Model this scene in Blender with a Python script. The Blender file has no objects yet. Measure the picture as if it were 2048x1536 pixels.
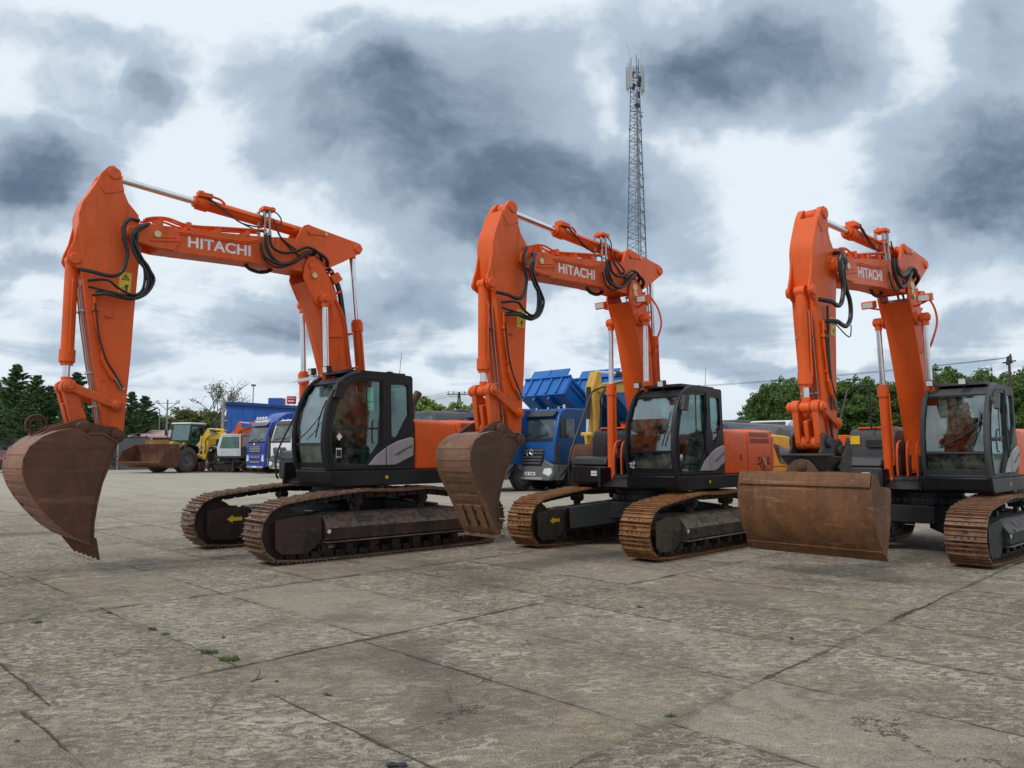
import bpy, bmesh, math, random
import numpy as np
from mathutils import Vector, Matrix
from mathutils.geometry import tessellate_polygon
R = math.radians
random.seed(7)
sc = bpy.context.scene
COL = sc.collection

# ------------------------------------------------------------------ camera
CAM_H = 1.58
cd = bpy.data.cameras.new('camera'); cam = bpy.data.objects.new('camera', cd); COL.objects.link(cam)
cam.location = (0, 0, CAM_H)
cam.rotation_euler = (R(90) + math.atan(136/1518), 0, 0)
cd.sensor_fit = 'HORIZONTAL'; cd.sensor_width = 36.0; cd.lens = 1518/2048*36.0
cd.clip_start = 0.05; cd.clip_end = 3000
sc.camera = cam
sc.render.resolution_x = 1024; sc.render.resolution_y = 768
sc.view_settings.view_transform = 'Standard'; sc.view_settings.look = 'None'
sc.view_settings.exposure = 0.0; sc.view_settings.gamma = 1.0

# ------------------------------------------------------------------ sun
SUN_EL = 48; SUN_AZ = 232            # degrees, azimuth clockwise from +Y
sl = bpy.data.lights.new('sun', 'SUN'); sl.energy = 1.5; sl.angle = R(10); sl.color = (1, .95, .88)
so = bpy.data.objects.new('sun', sl); COL.objects.link(so)
sd = Vector((math.sin(R(SUN_AZ))*math.cos(R(SUN_EL)), math.cos(R(SUN_AZ))*math.cos(R(SUN_EL)), math.sin(R(SUN_EL))))
so.rotation_euler = sd.to_track_quat('Z', 'Y').to_euler()
so.location = (0, 0, 60)

# ------------------------------------------------------------------ node helpers
class NT:
    def __init__(s, tree): s.t = tree; s.n = tree.nodes; s.l = tree.links
    def node(s, typ, **kw):
        n = s.n.new(typ)
        for k, v in kw.items(): setattr(n, k, v)
        return n
    def put(s, sock, v):
        if v is None: return
        if isinstance(v, bpy.types.NodeSocket): s.l.new(v, sock)
        elif isinstance(v, (tuple, list)):
            v = tuple(v)
            if len(v) == 3 and sock.type == 'RGBA': v = v + (1,)
            sock.default_value = v
        else: sock.default_value = v
    def math(s, op, a, b=None, c=None, clamp=False):
        n = s.node('ShaderNodeMath', operation=op, use_clamp=clamp)
        s.put(n.inputs[0], a); s.put(n.inputs[1], b); s.put(n.inputs[2], c)
        return n.outputs[0]
    def vmath(s, op, a, b=None, scale=None):
        n = s.node('ShaderNodeVectorMath', operation=op)
        s.put(n.inputs[0], a)
        if b is not None: s.put(n.inputs[1], b)
        if scale is not None: s.put(n.inputs['Scale'], scale)
        return n.outputs['Value'] if op in ('LENGTH', 'DOT_PRODUCT', 'DISTANCE') else n.outputs[0]
    def sep(s, v):
        n = s.node('ShaderNodeSeparateXYZ'); s.put(n.inputs[0], v); return n.outputs
    def comb(s, x, y, z=0.0):
        n = s.node('ShaderNodeCombineXYZ'); s.put(n.inputs[0], x); s.put(n.inputs[1], y); s.put(n.inputs[2], z); return n.outputs[0]
    def noise(s, vec, scale, detail=4, rough=.5, dist=0.0, dim='3D', color=False):
        n = s.node('ShaderNodeTexNoise', noise_dimensions=dim)
        s.put(n.inputs['Vector'], vec); n.inputs['Scale'].default_value = scale
        n.inputs['Detail'].default_value = detail; n.inputs['Roughness'].default_value = rough
        n.inputs['Distortion'].default_value = dist
        return n.outputs['Color' if color else 'Fac']
    def ramp(s, v, lo, hi, a=0.0, b=1.0, smooth=True):
        n = s.node('ShaderNodeMapRange', interpolation_type='SMOOTHSTEP' if smooth else 'LINEAR')
        s.put(n.inputs[0], v); n.inputs[1].default_value = lo; n.inputs[2].default_value = hi
        n.inputs[3].default_value = a; n.inputs[4].default_value = b
        return n.outputs[0]
    def mix(s, f, a, b, mode='MIX'):
        n = s.node('ShaderNodeMix', data_type='RGBA', blend_type=mode)
        s.put(n.inputs[0], f); s.put(n.inputs[6], a); s.put(n.inputs[7], b)
        return n.outputs[2]
    def bump(s, h, strength=.3, dist=.02):
        n = s.node('ShaderNodeBump'); s.put(n.inputs['Height'], h)
        n.inputs['Strength'].default_value = strength; n.inputs['Distance'].default_value = dist
        return n.outputs[0]

# ------------------------------------------------------------------ world: cloudy daylight
def make_world():
    w = bpy.data.worlds.new('World'); sc.world = w; w.use_nodes = True
    N = NT(w.node_tree); N.n.clear()
    out = N.node('ShaderNodeOutputWorld'); bg = N.node('ShaderNodeBackground')
    N.l.new(bg.outputs[0], out.inputs[0])
    sky = N.node('ShaderNodeTexSky', sky_type='NISHITA'); sky.sun_disc = False
    sky.sun_elevation = R(SUN_EL); sky.sun_rotation = R(SUN_AZ)
    sky.air_density = 1.0; sky.dust_density = 2.0
    d = N.node('ShaderNodeTexCoord').outputs['Generated']
    x, y, z = N.sep(d)[:3]
    ay = N.math('MAXIMUM', N.math('ABSOLUTE', y), .22)
    s = N.math('DIVIDE', x, ay); t = N.math('DIVIDE', N.math('MAXIMUM', z, -.02), ay)
    p0 = N.comb(s, t, N.math('MULTIPLY', y, .4))
    # broad banks of grey cloud: (s, t, rs, rt, amount)
    blobs = [(-.10, .46, .27, .17, .92), (.04, .37, .24, .11, .92), (-.30, .53, .13, .10, .45), (.33, .53, .22, .12, 1.0), (.62, .38, .27, .16, .80), (.50, .28, .17, .07, .50), (.68, .56, .14, .14, .50),
             (-.66, .37, .15, .09, .95), (-.66, .24, .22, .035, .45), (-.55, .47, .20, .08, .25), (-.50, .50, .06, .05, .60), (-.55, .56, .22, .05, .25), (-.03, .27, .18, .06, .55),
             (-.25, .18, .22, .04, .45), (.25, .17, .22, .045, .40), (.38, .13, .30, .03, .50), (-.12, .12, .16, .03, .40), (.15, .33, .16, .10, .4), (.62, .17, .16, .05, .40), (-.22, .61, .10, .04, .5)]
    zz = N.math('ADD', N.math('MAXIMUM', z, 0.0), .10)
    cp = N.comb(N.math('DIVIDE', x, zz), N.math('DIVIDE', y, zz))
    n1 = N.noise(cp, .9, 6, .60, .5, dim='2D')
    n3 = N.noise(cp, .35, 2, .5, dim='2D')
    low = N.math('MULTIPLY', N.math('SUBTRACT', n1, .5), N.ramp(z, .40, .12, .8, 2.6))
    w1 = N.noise(p0, 3.0, 5, .60, color=True)
    pw = N.vmath('ADD', p0, N.vmath('SCALE', N.vmath('SUBTRACT', w1, (.5, .5, .5)), scale=.24))
    ps, pt = N.sep(pw)[:2]; D = None
    for (a, b, ra, rb, k) in blobs:
        e = N.vmath('LENGTH', N.comb(N.math('MULTIPLY', N.math('SUBTRACT', ps, a), 1/ra), N.math('MULTIPLY', N.math('SUBTRACT', pt, b), 1/rb)))
        m = N.ramp(e, 1.46, .10, 0, k)
        D = m if D is None else N.math('MAXIMUM', D, m)
    def billow(q, det): return N.math('MULTIPLY', N.math('SUBTRACT', N.noise(N.vmath('MULTIPLY', q, (1, 1.45, 1)), 3.4, det, .60, .15), .5), 1.7)
    b0 = billow(pw, 8); b1 = billow(N.vmath('ADD', pw, (-.012, .032, 0)), 5)
    d0 = N.math('ADD', N.math('ADD', N.math('MULTIPLY', D, .96), b0), N.math('MULTIPLY', low, .45))
    dark = N.math('ADD', d0, N.ramp(z, .40, .12, -.03, .07), clamp=True)
    grad = N.math('SUBTRACT', b1, b0)      # thinner cloud above: a lit top; thicker above: a shaded base
    shade = N.math('ADD', dark, N.math('MULTIPLY', grad, .55), clamp=True)
    c_hi = (.80, .88, .95); c_mid = (.43, .535, .65); c_lo = (.115, .170, .252)
    c = N.mix(N.ramp(shade, .05, .40), c_hi, c_mid)
    c = N.mix(N.ramp(shade, .38, .98), c, c_lo)
    # gaps of hazy blue low over the horizon
    gap = N.math('MULTIPLY', N.ramp(n3, .52, .66), N.math('MULTIPLY', N.ramp(z, .30, .12), N.ramp(z, .0, .05)))
    blue = N.mix(1.0, sky.outputs[0], (.085, .085, .09), 'MULTIPLY')
    c = N.mix(N.math('MULTIPLY', gap, .55), c, blue)
    # pale haze near the horizon
    c = N.mix(N.ramp(z, .10, .0, 0, .55), c, (.56, .66, .74))
    N.put(bg.inputs[0], c); bg.inputs[1].default_value = 1.0
make_world()

# ------------------------------------------------------------------ materials
def principled(name):
    m = bpy.data.materials.new(name); m.use_nodes = True
    N = NT(m.node_tree); b = N.n['Principled BSDF']
    return m, N, b
def plain(name, col, rough=.5, metal=0.0, spec=.5, emit=None):
    m, N, b = principled(name)
    b.inputs['Base Color'].default_value = (*col, 1); b.inputs['Roughness'].default_value = rough
    b.inputs['Metallic'].default_value = metal; b.inputs['Specular IOR Level'].default_value = spec
    co = N.node('ShaderNodeTexCoord').outputs['Object']
    v = N.noise(co, 6, 4, .6)
    N.put(b.inputs['Base Color'], N.mix(N.ramp(v, .3, .75, 0, .35), (*col, 1), tuple(c*.62 for c in col)))
    return m
def paint(name, col, rough=.38, dirt=.35, dcol=(.10, .06, .035), chips=0.0, chipcol=(.09, .035, .018), coat=.0, spec=.38):
    m, N, b = principled(name)
    co = N.node('ShaderNodeTexCoord').outputs['Object']
    x, y, z = N.sep(co)[:3]
    big = N.noise(co, 1.1, 5, .6)
    streak = N.noise(N.comb(N.math('MULTIPLY', x, 9), N.math('MULTIPLY', y, 9), N.math('MULTIPLY', z, 1.1)), 1.0, 5, .65)
    fine = N.noise(co, 26, 4, .7)
    f = N.math('ADD', N.ramp(big, .44, .66, 0, .6), N.math('MULTIPLY', N.ramp(streak, .52, .68), .7))
    f = N.math('MULTIPLY', f, dirt, clamp=True)
    c = N.mix(f, (*col, 1), (*dcol, 1))
    fade = tuple(min(1, k*1.12+.03) for k in col)
    c = N.mix(N.ramp(N.noise(co, .7, 2), .4, .7, 0, .45), c, fade)
    if chips > 0:
        ch = N.math('MULTIPLY', N.ramp(fine, .60, .66), N.ramp(N.noise(co, 3.2, 4, .7), .60-chips*.25, .68-chips*.2))
        c = N.mix(ch, c, chipcol)
    N.put(b.inputs['Base Color'], c)
    N.put(b.inputs['Roughness'], N.math('ADD', N.math('MULTIPLY', f, .5), N.math('ADD', N.math('MULTIPLY', fine, .12), rough-.05)))
    b.inputs['Specular IOR Level'].default_value = spec; b.inputs['Coat Weight'].default_value = coat; b.inputs['Coat Roughness'].default_value = .25
    N.put(b.inputs['Normal'], N.bump(N.noise(co, 5, 3, .5), .05, .02))
    return m
def rust(name, c1, c2, c3, scale=1.0, rough=.8, streaky=True, bump=.35, dust=None):
    m, N, b = principled(name)
    co = N.node('ShaderNodeTexCoord').outputs['Object']
    x, y, z = N.sep(co)[:3]
    sc_ = N.comb(N.math('MULTIPLY', x, 4*scale), N.math('MULTIPLY', y, 4*scale), N.math('MULTIPLY', z, (1.4 if streaky else 4)*scale))
    a = N.noise(sc_, 1.0, 8, .66, .4); bb = N.noise(co, 13*scale, 8, .7); cc = N.noise(co, 1.6*scale, 3, .6)
    c = N.mix(N.ramp(a, .35, .65), c1, c2)
    c = N.mix(N.ramp(bb, .52, .70, 0, .6), c, c3)
    sc2 = N.noise(N.comb(N.math('MULTIPLY', x, 1.2), N.math('MULTIPLY', y, 1.2), N.math('MULTIPLY', z, 16)), 1.0*scale, 6, .7, .5)
    c = N.mix(N.math('MULTIPLY', N.ramp(sc2, .58, .66), .45), c, tuple(min(1, k*1.5) for k in c3))
    c = N.mix(N.math('MULTIPLY', N.ramp(sc2, .42, .34), .4), c, tuple(k*.5 for k in c2))
    c = N.mix(N.ramp(cc, .45, .7, 0, .55), c, tuple(k*.45 for k in c1))
    if dust:      # dry mud lying on upward faces
        nz = N.sep(N.node('ShaderNodeNewGeometry').outputs['Normal'])[2]
        c = N.mix(N.math('MULTIPLY', N.ramp(nz, .25, .75), N.ramp(bb, .36, .58)), c, dust)
    N.put(b.inputs['Base Color'], c); b.inputs['Roughness'].default_value = rough
    b.inputs['Specular IOR Level'].default_value = .35
    N.put(b.inputs['Normal'], N.bump(N.math('ADD', bb, N.math('MULTIPLY', N.noise(co, 45*scale, 4, .6), .4)), bump, .012))
    return m
def glass(name, tint=(.60, .78, .74), refl=.09):
    m = bpy.data.materials.new(name); m.use_nodes = True
    N = NT(m.node_tree); N.n.clear()
    o = N.node('ShaderNodeOutputMaterial'); tr = N.node('ShaderNodeBsdfTransparent'); tr.inputs[0].default_value = (*tint, 1)
    gl = N.node('ShaderNodeBsdfGlossy'); gl.inputs['Roughness'].default_value = .03; gl.inputs[0].default_value = (.9, .95, 1, 1)
    fr = N.node('ShaderNodeFresnel'); fr.inputs[0].default_value = 1.45
    mx = N.node('ShaderNodeMixShader')
    N.put(mx.inputs[0], N.math('ADD', N.math('MULTIPLY', fr.outputs[0], .8), refl, clamp=True))
    co = N.node('ShaderNodeTexCoord').outputs['Object']; df = N.node('ShaderNodeBsdfDiffuse'); df.inputs[0].default_value = (.50, .48, .44, 1); m2 = N.node('ShaderNodeMixShader')
    N.put(m2.inputs[0], N.math('MULTIPLY', N.ramp(N.noise(co, 3.5, 6, .65), .42, .72), .16))
    N.l.new(tr.outputs[0], mx.inputs[1]); N.l.new(gl.outputs[0], mx.inputs[2]); N.l.new(mx.outputs[0], m2.inputs[1]); N.l.new(df.outputs[0], m2.inputs[2]); N.l.new(m2.outputs[0], o.inputs[0])
    return m
def darkglass(name, col=(.03, .045, .05)):
    m, N, b = principled(name)
    co = N.node('ShaderNodeTexCoord').outputs['Object']
    N.put(b.inputs['Base Color'], N.mix(N.ramp(N.noise(co, 1.6, 4, .6), .45, .7), col, tuple(k*3+.02 for k in col)))
    b.inputs['Roughness'].default_value = .06; b.inputs['Specular IOR Level'].default_value = .8
    return m
OR = (.76, .102, .006)
M = dict(
 orange=paint('orange_paint', OR, .40, .34, (.22, .045, .012), chips=.12, chipcol=(.10, .035, .015)),
 orange_worn=paint('worn_orange_paint', (.70, .10, .010), .42, .42, (.14, .045, .015), chips=.9),
 black=paint('black_paint', (.007, .008, .010), .40, .4, (.04, .035, .03), coat=.05),
 cabgrey=paint('cab_charcoal_paint', (.009, .010, .013), .40, .35, (.045, .04, .036), coat=.05),
 cabpale=paint('faded_charcoal_paint', (.05, .052, .058), .5, .5, (.10, .095, .085), coat=.05),
 plastic=plain('black_plastic', (.02, .021, .024), .5),
 rubber=plain('hose_rubber', (.012, .012, .013), .42),
 seat=plain('seat_cloth', (.02, .022, .022), .85),
 seatshade=plain('console_plastic', (.09, .11, .10), .6),
 chrome=plain('chromed_steel', (.75, .76, .78), .16, 1.0),
 steel=plain('zinc_plated_steel', (.42, .41, .40), .38, .85),
 brass=plain('yellow_zinc', (.62, .58, .30), .45, .4),
 silver=paint('silver_grey_paint', (.36, .34, .35), .38, .3, (.16, .14, .13)),
 glass=glass('tinted_cab_glass', (.48, .74, .66), .07), glassw=glass('windscreen_glass', (.70, .82, .79), .09),
 clear=glass('clear_plastic', (.85, .88, .9), .10),
 dglass=darkglass('dark_window_glass'),
 lens=plain('lamp_lens', (.75, .76, .76), .15),
 white=plain('white_lettering', (.80, .80, .82), .45),
 blacktext=plain('black_lettering', (.02, .018, .02), .45),
 purple=plain('purple_print', (.16, .06, .42), .45),
 yellow=plain('yellow_sticker', (.85, .58, .02), .45),
 shoe1=rust('track_shoe_brown', (.20, .115, .075), (.13, .075, .05), (.32, .22, .16), 1.6, .55),
 shoe2=rust('track_shoe_rusty', (.30, .135, .05), (.17, .075, .032), (.42, .24, .10), 1.6, .6),
 shoe3=rust('track_shoe_red_brown', (.24, .12, .065), (.15, .075, .045), (.34, .22, .14), 1.6, .55),
 frame1=rust('track_frame_dark_brown', (.060, .032, .024), (.020, .015, .015), (.095, .052, .034), .9, .55, bump=.15, dust=(.13, .09, .065)),
 frame2=rust('track_frame_dusty', (.085, .065, .045), (.028, .028, .030), (.15, .11, .07), .9, .65, bump=.15, dust=(.20, .15, .10)),
 frame3=rust('track_frame_charcoal', (.032, .033, .034), (.020, .021, .022), (.065, .052, .038), .8, .6, bump=.1, dust=(.12, .11, .09)),
 bucket1=rust('bucket_brown', (.150, .055, .026), (.080, .034, .020), (.19, .085, .042), .55, .5),
 shell1=rust('bucket_shell_brown', (.26, .10, .048), (.15, .065, .035), (.36, .20, .115), .8, .5),
 bucket2=rust('bucket_dull_brown', (.110, .058, .036), (.080, .043, .028), (.15, .08, .05), .55, .45),
 shell2=rust('bucket_shell_tan', (.19, .095, .055), (.12, .065, .04), (.27, .17, .11), .8, .55),
 bucket3=rust('bucket_bright_rust', (.20, .085, .034), (.115, .050, .024), (.27, .155, .085), .9, .65),
 hitchm=rust('hitch_dark_steel', (.035, .033, .033), (.06, .05, .045), (.10, .065, .045), 1.0, .6, bump=.15),
 # background
 blue=paint('truck_blue', (.006, .075, .27), .28, .18, (.03, .05, .09)),
 bin=paint('tipper_blue', (.008, .125, .43), .4, .25, (.02, .04, .13), chips=.3, chipcol=(.25, .3, .4)),
 navy=paint('chassis_navy', (.010, .022, .085), .5, .3, (.02, .02, .03)),
 volvo=paint('deep_blue', (.02, .055, .33), .3, .2, (.05, .05, .08)),
 whitep=paint('white_paint', (.70, .71, .72), .4, .35, (.30, .27, .23)),
 greyp=paint('grey_plastic_trim', (.12, .125, .13), .5, .3, (.08, .07, .06)),
 yel=paint('yellow_ochre_paint', (.58, .33, .045), .45, .45, (.22, .13, .05), chips=.3),
 yel2=paint('bright_yellow_paint', (.80, .48, .03), .45, .3, (.30, .18, .05)),
 tire=plain('tyre_rubber', (.035, .033, .03), .85),
 dusttire=plain('dusty_tyre', (.10, .088, .07), .9),
 rustb=rust('loader_bucket_rust', (.15, .055, .028), (.085, .036, .022), (.20, .10, .05), .6, .75),
 rusti=rust('loader_bucket_inside', (.30, .15, .06), (.22, .10, .04), (.34, .2, .1), .6, .8),
 bluewall=paint('blue_cladding', (.022, .105, .40), .5, .12, (.02, .06, .2)),
 bluetrim=paint('blue_trim', (.01, .045, .20), .5, .1),
 red=plain('red_sign', (.55, .02, .03), .5),
 galv=plain('galvanised_steel', (.30, .32, .33), .5, .6),
 mast=plain('mast_steel', (.17, .19, .21), .55, .3),
 antenna=plain('antenna_shell', (.42, .44, .44), .55),
 concpole=plain('concrete_pole', (.33, .32, .30), .9),
 wood=plain('tarred_wood', (.06, .05, .042), .9),
 fence=plain('grey_fence_panel', (.075, .08, .088), .6),
 block=plain('weathered_block', (.20, .185, .17), .9),
 pinkroof=plain('faded_pink_sheet', (.42, .28, .27), .8),
 greyroof=plain('grey_roof_sheet', (.28, .28, .28), .8),
 darkgrey=paint('dark_grey_coach_paint', (.075, .08, .088), .35, .3),
)
def leafmat(name, c1, c2, c3):
    m, N, b = principled(name)
    ob = N.node('ShaderNodeObjectInfo').outputs['Random']
    g = N.node('ShaderNodeNewGeometry').outputs['Random Per Island']
    co = N.node('ShaderNodeTexCoord').outputs['Object']
    c = N.mix(N.ramp(g, 0, 1, smooth=False), c1, c2)
    c = N.mix(N.ramp(N.noise(co, .5, 3, .6), .45, .7), c, c3)
    c = N.mix(N.math('MULTIPLY', ob, .35), c, tuple(k*1.5 for k in c2))
    N.put(b.inputs['Base Color'], c); b.inputs['Roughness'].default_value = .6
    b.inputs['Specular IOR Level'].default_value = .25
    tl = N.node('ShaderNodeBsdfTranslucent'); N.put(tl.inputs[0], c)
    mx = N.node('ShaderNodeMixShader'); mx.inputs[0].default_value = .38
    o = N.n['Material Output']; N.l.new(b.outputs[0], mx.inputs[1]); N.l.new(tl.outputs[0], mx.inputs[2]); N.l.new(mx.outputs[0], o.inputs[0])
    return m
M['conifer'] = leafmat('conifer_needles', (.065, .115, .052), (.10, .17, .065), (.14, .20, .075))
M['leaf'] = leafmat('broad_leaves', (.062, .115, .030), (.10, .165, .042), (.14, .20, .05))
M['leafy'] = leafmat('fresh_leaves', (.12, .20, .045), (.18, .26, .06), (.24, .30, .08))
M['leafo'] = leafmat('olive_leaves', (.09, .115, .04), (.14, .16, .05), (.18, .18, .06))
M['bark'] = plain('bark', (.085, .07, .055), .95)
M['grass'] = leafmat('crack_grass', (.06, .11, .025), (.09, .16, .035), (.13, .16, .05))

# ------------------------------------------------------------------ mesh builder
def sphere_dir(a, b): return Vector((math.cos(a)*math.cos(b), math.sin(a)*math.cos(b), math.sin(b)))
class MB:
    def __init__(s): s.v = []; s.f = []; s.mi = []
    def add(s, vs, fs, m=0):
        o = len(s.v); s.v += [tuple(v) for v in vs]
        for f in fs: s.f.append(tuple(i+o for i in f)); s.mi.append(m)
        return s
    def box(s, x0, x1, y0, y1, z0, z1, m=0):
        return s.add([(x0,y0,z0),(x1,y0,z0),(x1,y1,z0),(x0,y1,z0),(x0,y0,z1),(x1,y0,z1),(x1,y1,z1),(x0,y1,z1)],
              [(0,3,2,1),(4,5,6,7),(0,1,5,4),(1,2,6,5),(2,3,7,6),(3,0,4,7)], m)
    def obox(s, c, size, rot, m=0):
        a, b, d = (k/2 for k in size); c = Vector(c)
        P = [c + rot @ Vector((x, y, z)) for z in (-d, d) for (x, y) in ((-a,-b),(a,-b),(a,b),(-a,b))]
        return s.add(P, [(0,3,2,1),(4,5,6,7),(0,1,5,4),(1,2,6,5),(2,3,7,6),(3,0,4,7)], m)
    def beam(s, p0, p1, w, h, m=0, up=(0,0,1)):
        p0, p1 = Vector(p0), Vector(p1); d = (p1-p0); L = d.length; d.normalize()
        u = Vector(up)
        if abs(d.dot(u)) > .95: u = Vector((0, 1, 0))
        y = u.cross(d).normalized(); z = d.cross(y)
        return s.obox((p0+p1)/2, (L, w, h), Matrix((d, y, z)).transposed(), m)
    def prism(s, poly, y0, y1, m=0, caps=True):
        n = len(poly)
        vs = [(x, y0, z) for x, z in poly] + [(x, y1, z) for x, z in poly]
        fs = [(i, (i+1) % n, n+(i+1) % n, n+i) for i in range(n)]
        if caps:
            tr = tessellate_polygon([[Vector((x, z, 0)) for x, z in poly]])
            fs += [tuple(t) for t in tr] + [tuple(n+i for i in reversed(t)) for t in tr]
        return s.add(vs, fs, m)
    def prism_ngon(s, poly, y0, y1, m=0):
        n = len(poly)
        return s.add([(x, y0, z) for x, z in poly] + [(x, y1, z) for x, z in poly],
            [(i, (i+1) % n, n+(i+1) % n, n+i) for i in range(n)] + [tuple(range(n)), tuple(range(2*n-1, n-1, -1))], m)
    def prism_z(s, poly, z0, z1, m=0):
        n = len(poly)
        return s.add([(x, y, z0) for x, y in poly] + [(x, y, z1) for x, y in poly],
            [(i, (i+1) % n, n+(i+1) % n, n+i) for i in range(n)] + [tuple(range(n)), tuple(range(2*n-1, n-1, -1))], m)
    def prism_x(s, poly, x0, x1, m=0):
        n = len(poly)
        return s.add([(x0, y, z) for y, z in poly] + [(x1, y, z) for y, z in poly],
            [(i, (i+1) % n, n+(i+1) % n, n+i) for i in range(n)] + [tuple(range(n)), tuple(range(2*n-1, n-1, -1))], m)
    def plate(s, outer, holes, y0, y1, m=0):
        loops = [outer] + holes
        tr = tessellate_polygon([[Vector((x, z, 0)) for x, z in l] for l in loops])
        al = [p for l in loops for p in l]; n = len(al)
        fs = [tuple(t) for t in tr] + [tuple(n+i for i in reversed(t)) for t in tr]
        o = 0
        for l in loops:
            k = len(l)
            fs += [(o+i, o+(i+1) % k, n+o+(i+1) % k, n+o+i) for i in range(k)]; o += k
        return s.add([(x, y0, z) for x, z in al] + [(x, y1, z) for x, z in al], fs, m)
    def cyl(s, p0, p1, r, r2=None, n=14, m=0):
        r2 = r if r2 is None else r2
        p0, p1 = Vector(p0), Vector(p1); d = (p1-p0).normalized()
        a = Vector((0,0,1)) if abs(d.z) < .9 else Vector((1,0,0))
        u = d.cross(a).normalized(); v = d.cross(u)
        vs = [p0 + (u*math.cos(2*math.pi*i/n)+v*math.sin(2*math.pi*i/n))*r for i in range(n)]
        vs += [p1 + (u*math.cos(2*math.pi*i/n)+v*math.sin(2*math.pi*i/n))*r2 for i in range(n)]
        fs = [(i, (i+1) % n, n+(i+1) % n, n+i) for i in range(n)] + [tuple(range(n)), tuple(range(2*n-1, n-1, -1))]
        return s.add(vs, fs, m)
    def lathe(s, c, axis, prof, n=20, m=0):
        c = Vector(c); d = Vector(axis).normalized()
        a = Vector((0,0,1)) if abs(d.z) < .9 else Vector((1,0,0))
        u = d.cross(a).normalized(); v = d.cross(u); vs = []; fs = []
        for (h, r) in prof: vs += [c + d*h + (u*math.cos(2*math.pi*i/n)+v*math.sin(2*math.pi*i/n))*r for i in range(n)]
        for k in range(len(prof)-1):
            fs += [(k*n+i, k*n+(i+1) % n, (k+1)*n+(i+1) % n, (k+1)*n+i) for i in range(n)]
        fs += [tuple(range(n)), tuple(range(len(prof)*n-1, (len(prof)-1)*n-1, -1))]
        return s.add(vs, fs, m)
    def tube(s, pts, r, n=8, m=0, smooth=4, r_end=None):
        P = [Vector(p) for p in pts]
        if smooth and len(P) > 2:
            Q = []
            for i in range(len(P)-1):
                a = P[max(i-1, 0)]; b = P[i]; c = P[i+1]; d = P[min(i+2, len(P)-1)]
                for k in range(smooth):
                    t = k/smooth
                    Q.append(.5*((2*b)+(c-a)*t+(2*a-5*b+4*c-d)*t*t+(3*b-a-3*c+d)*t**3))
            Q.append(P[-1]); P = Q
        vs = []; fs = []; u = None
        for i, p in enumerate(P):
            d = (P[min(i+1, len(P)-1)]-P[max(i-1, 0)]).normalized()
            if u is None:
                a = Vector((0,0,1)) if abs(d.z) < .9 else Vector((1,0,0)); u = d.cross(a).normalized()
            u = (u - d*u.dot(d)).normalized(); v = d.cross(u)
            rr = r if r_end is None else r+(r_end-r)*i/(len(P)-1)
            vs += [p + (u*math.cos(2*math.pi*k/n)+v*math.sin(2*math.pi*k/n))*rr for k in range(n)]
        for i in range(len(P)-1):
            fs += [(i*n+k, i*n+(k+1) % n, (i+1)*n+(k+1) % n, (i+1)*n+k) for k in range(n)]
        fs += [tuple(range(n)), tuple(range(len(P)*n-1, (len(P)-1)*n-1, -1))]
        return s.add(vs, fs, m)
    def sheet(s, pts, y0, y1, th, m=0):
        # a bent plate of thickness th following the open profile pts (x, z)
        n = len(pts); off = []
        for i, (x, z) in enumerate(pts):
            a = pts[max(i-1, 0)]; b = pts[min(i+1, n-1)]; dx, dz = b[0]-a[0], b[1]-a[1]; L = math.hypot(dx, dz) or 1
            off.append((x-dz/L*th, z+dx/L*th))
        for i in range(n-1):
            a, b, c, d = pts[i], pts[i+1], off[i+1], off[i]
            s.add([(a[0],y0,a[1]),(b[0],y0,b[1]),(c[0],y0,c[1]),(d[0],y0,d[1]),(a[0],y1,a[1]),(b[0],y1,b[1]),(c[0],y1,c[1]),(d[0],y1,d[1])],
                  [(0,1,2,3),(7,6,5,4),(0,4,5,1),(3,2,6,7)] + ([(0,3,7,4)] if i == 0 else []) + ([(1,5,6,2)] if i == n-2 else []), m)
        return s
    def build(s, name, mats, parent=None, label=None, bevel=0.0, smooth=35, loc=None, segs=2):
        me = bpy.data.meshes.new(name)
        me.from_pydata(s.v, [], s.f)
        if not isinstance(mats, (list, tuple)): mats = [mats]
        for k in mats: me.materials.append(M[k] if isinstance(k, str) else k)
        me.polygons.foreach_set('material_index', s.mi)
        bm = bmesh.new(); bm.from_mesh(me)
        if bevel: bmesh.ops.remove_doubles(bm, verts=bm.verts, dist=.0002)
        bmesh.ops.recalc_face_normals(bm, faces=bm.faces); bm.to_mesh(me); bm.free()
        if smooth:
            me.polygons.foreach_set('use_smooth', [True]*len(me.polygons)); me.set_sharp_from_angle(angle=R(smooth))
        o = bpy.data.objects.new(name, me); COL.objects.link(o)
        if parent: o.parent = parent
        if loc: o.location = loc
        if label: o['label'] = label
        if bevel:
            b = o.modifiers.new('bevel', 'BEVEL'); b.width = bevel; b.segments = segs; b.limit_method = 'ANGLE'; b.angle_limit = R(40)
            b.use_clamp_overlap = True
        return o
def empty(name, label, cat, loc=(0,0,0), rz=0.0, group=None, scale=1.0):
    o = bpy.data.objects.new(name, None); COL.objects.link(o); o.empty_display_size = .3
    o.location = loc; o.rotation_euler = (0, 0, rz); o.scale = (scale,)*3
    o['label'] = label; o['category'] = cat
    if group: o['group'] = group
    return o
def tag(o, label, cat, group=None, kind=None):
    if label: o['label'] = label
    if cat: o['category'] = cat
    if group: o['group'] = group
    if kind: o['kind'] = kind
    return o
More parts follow.
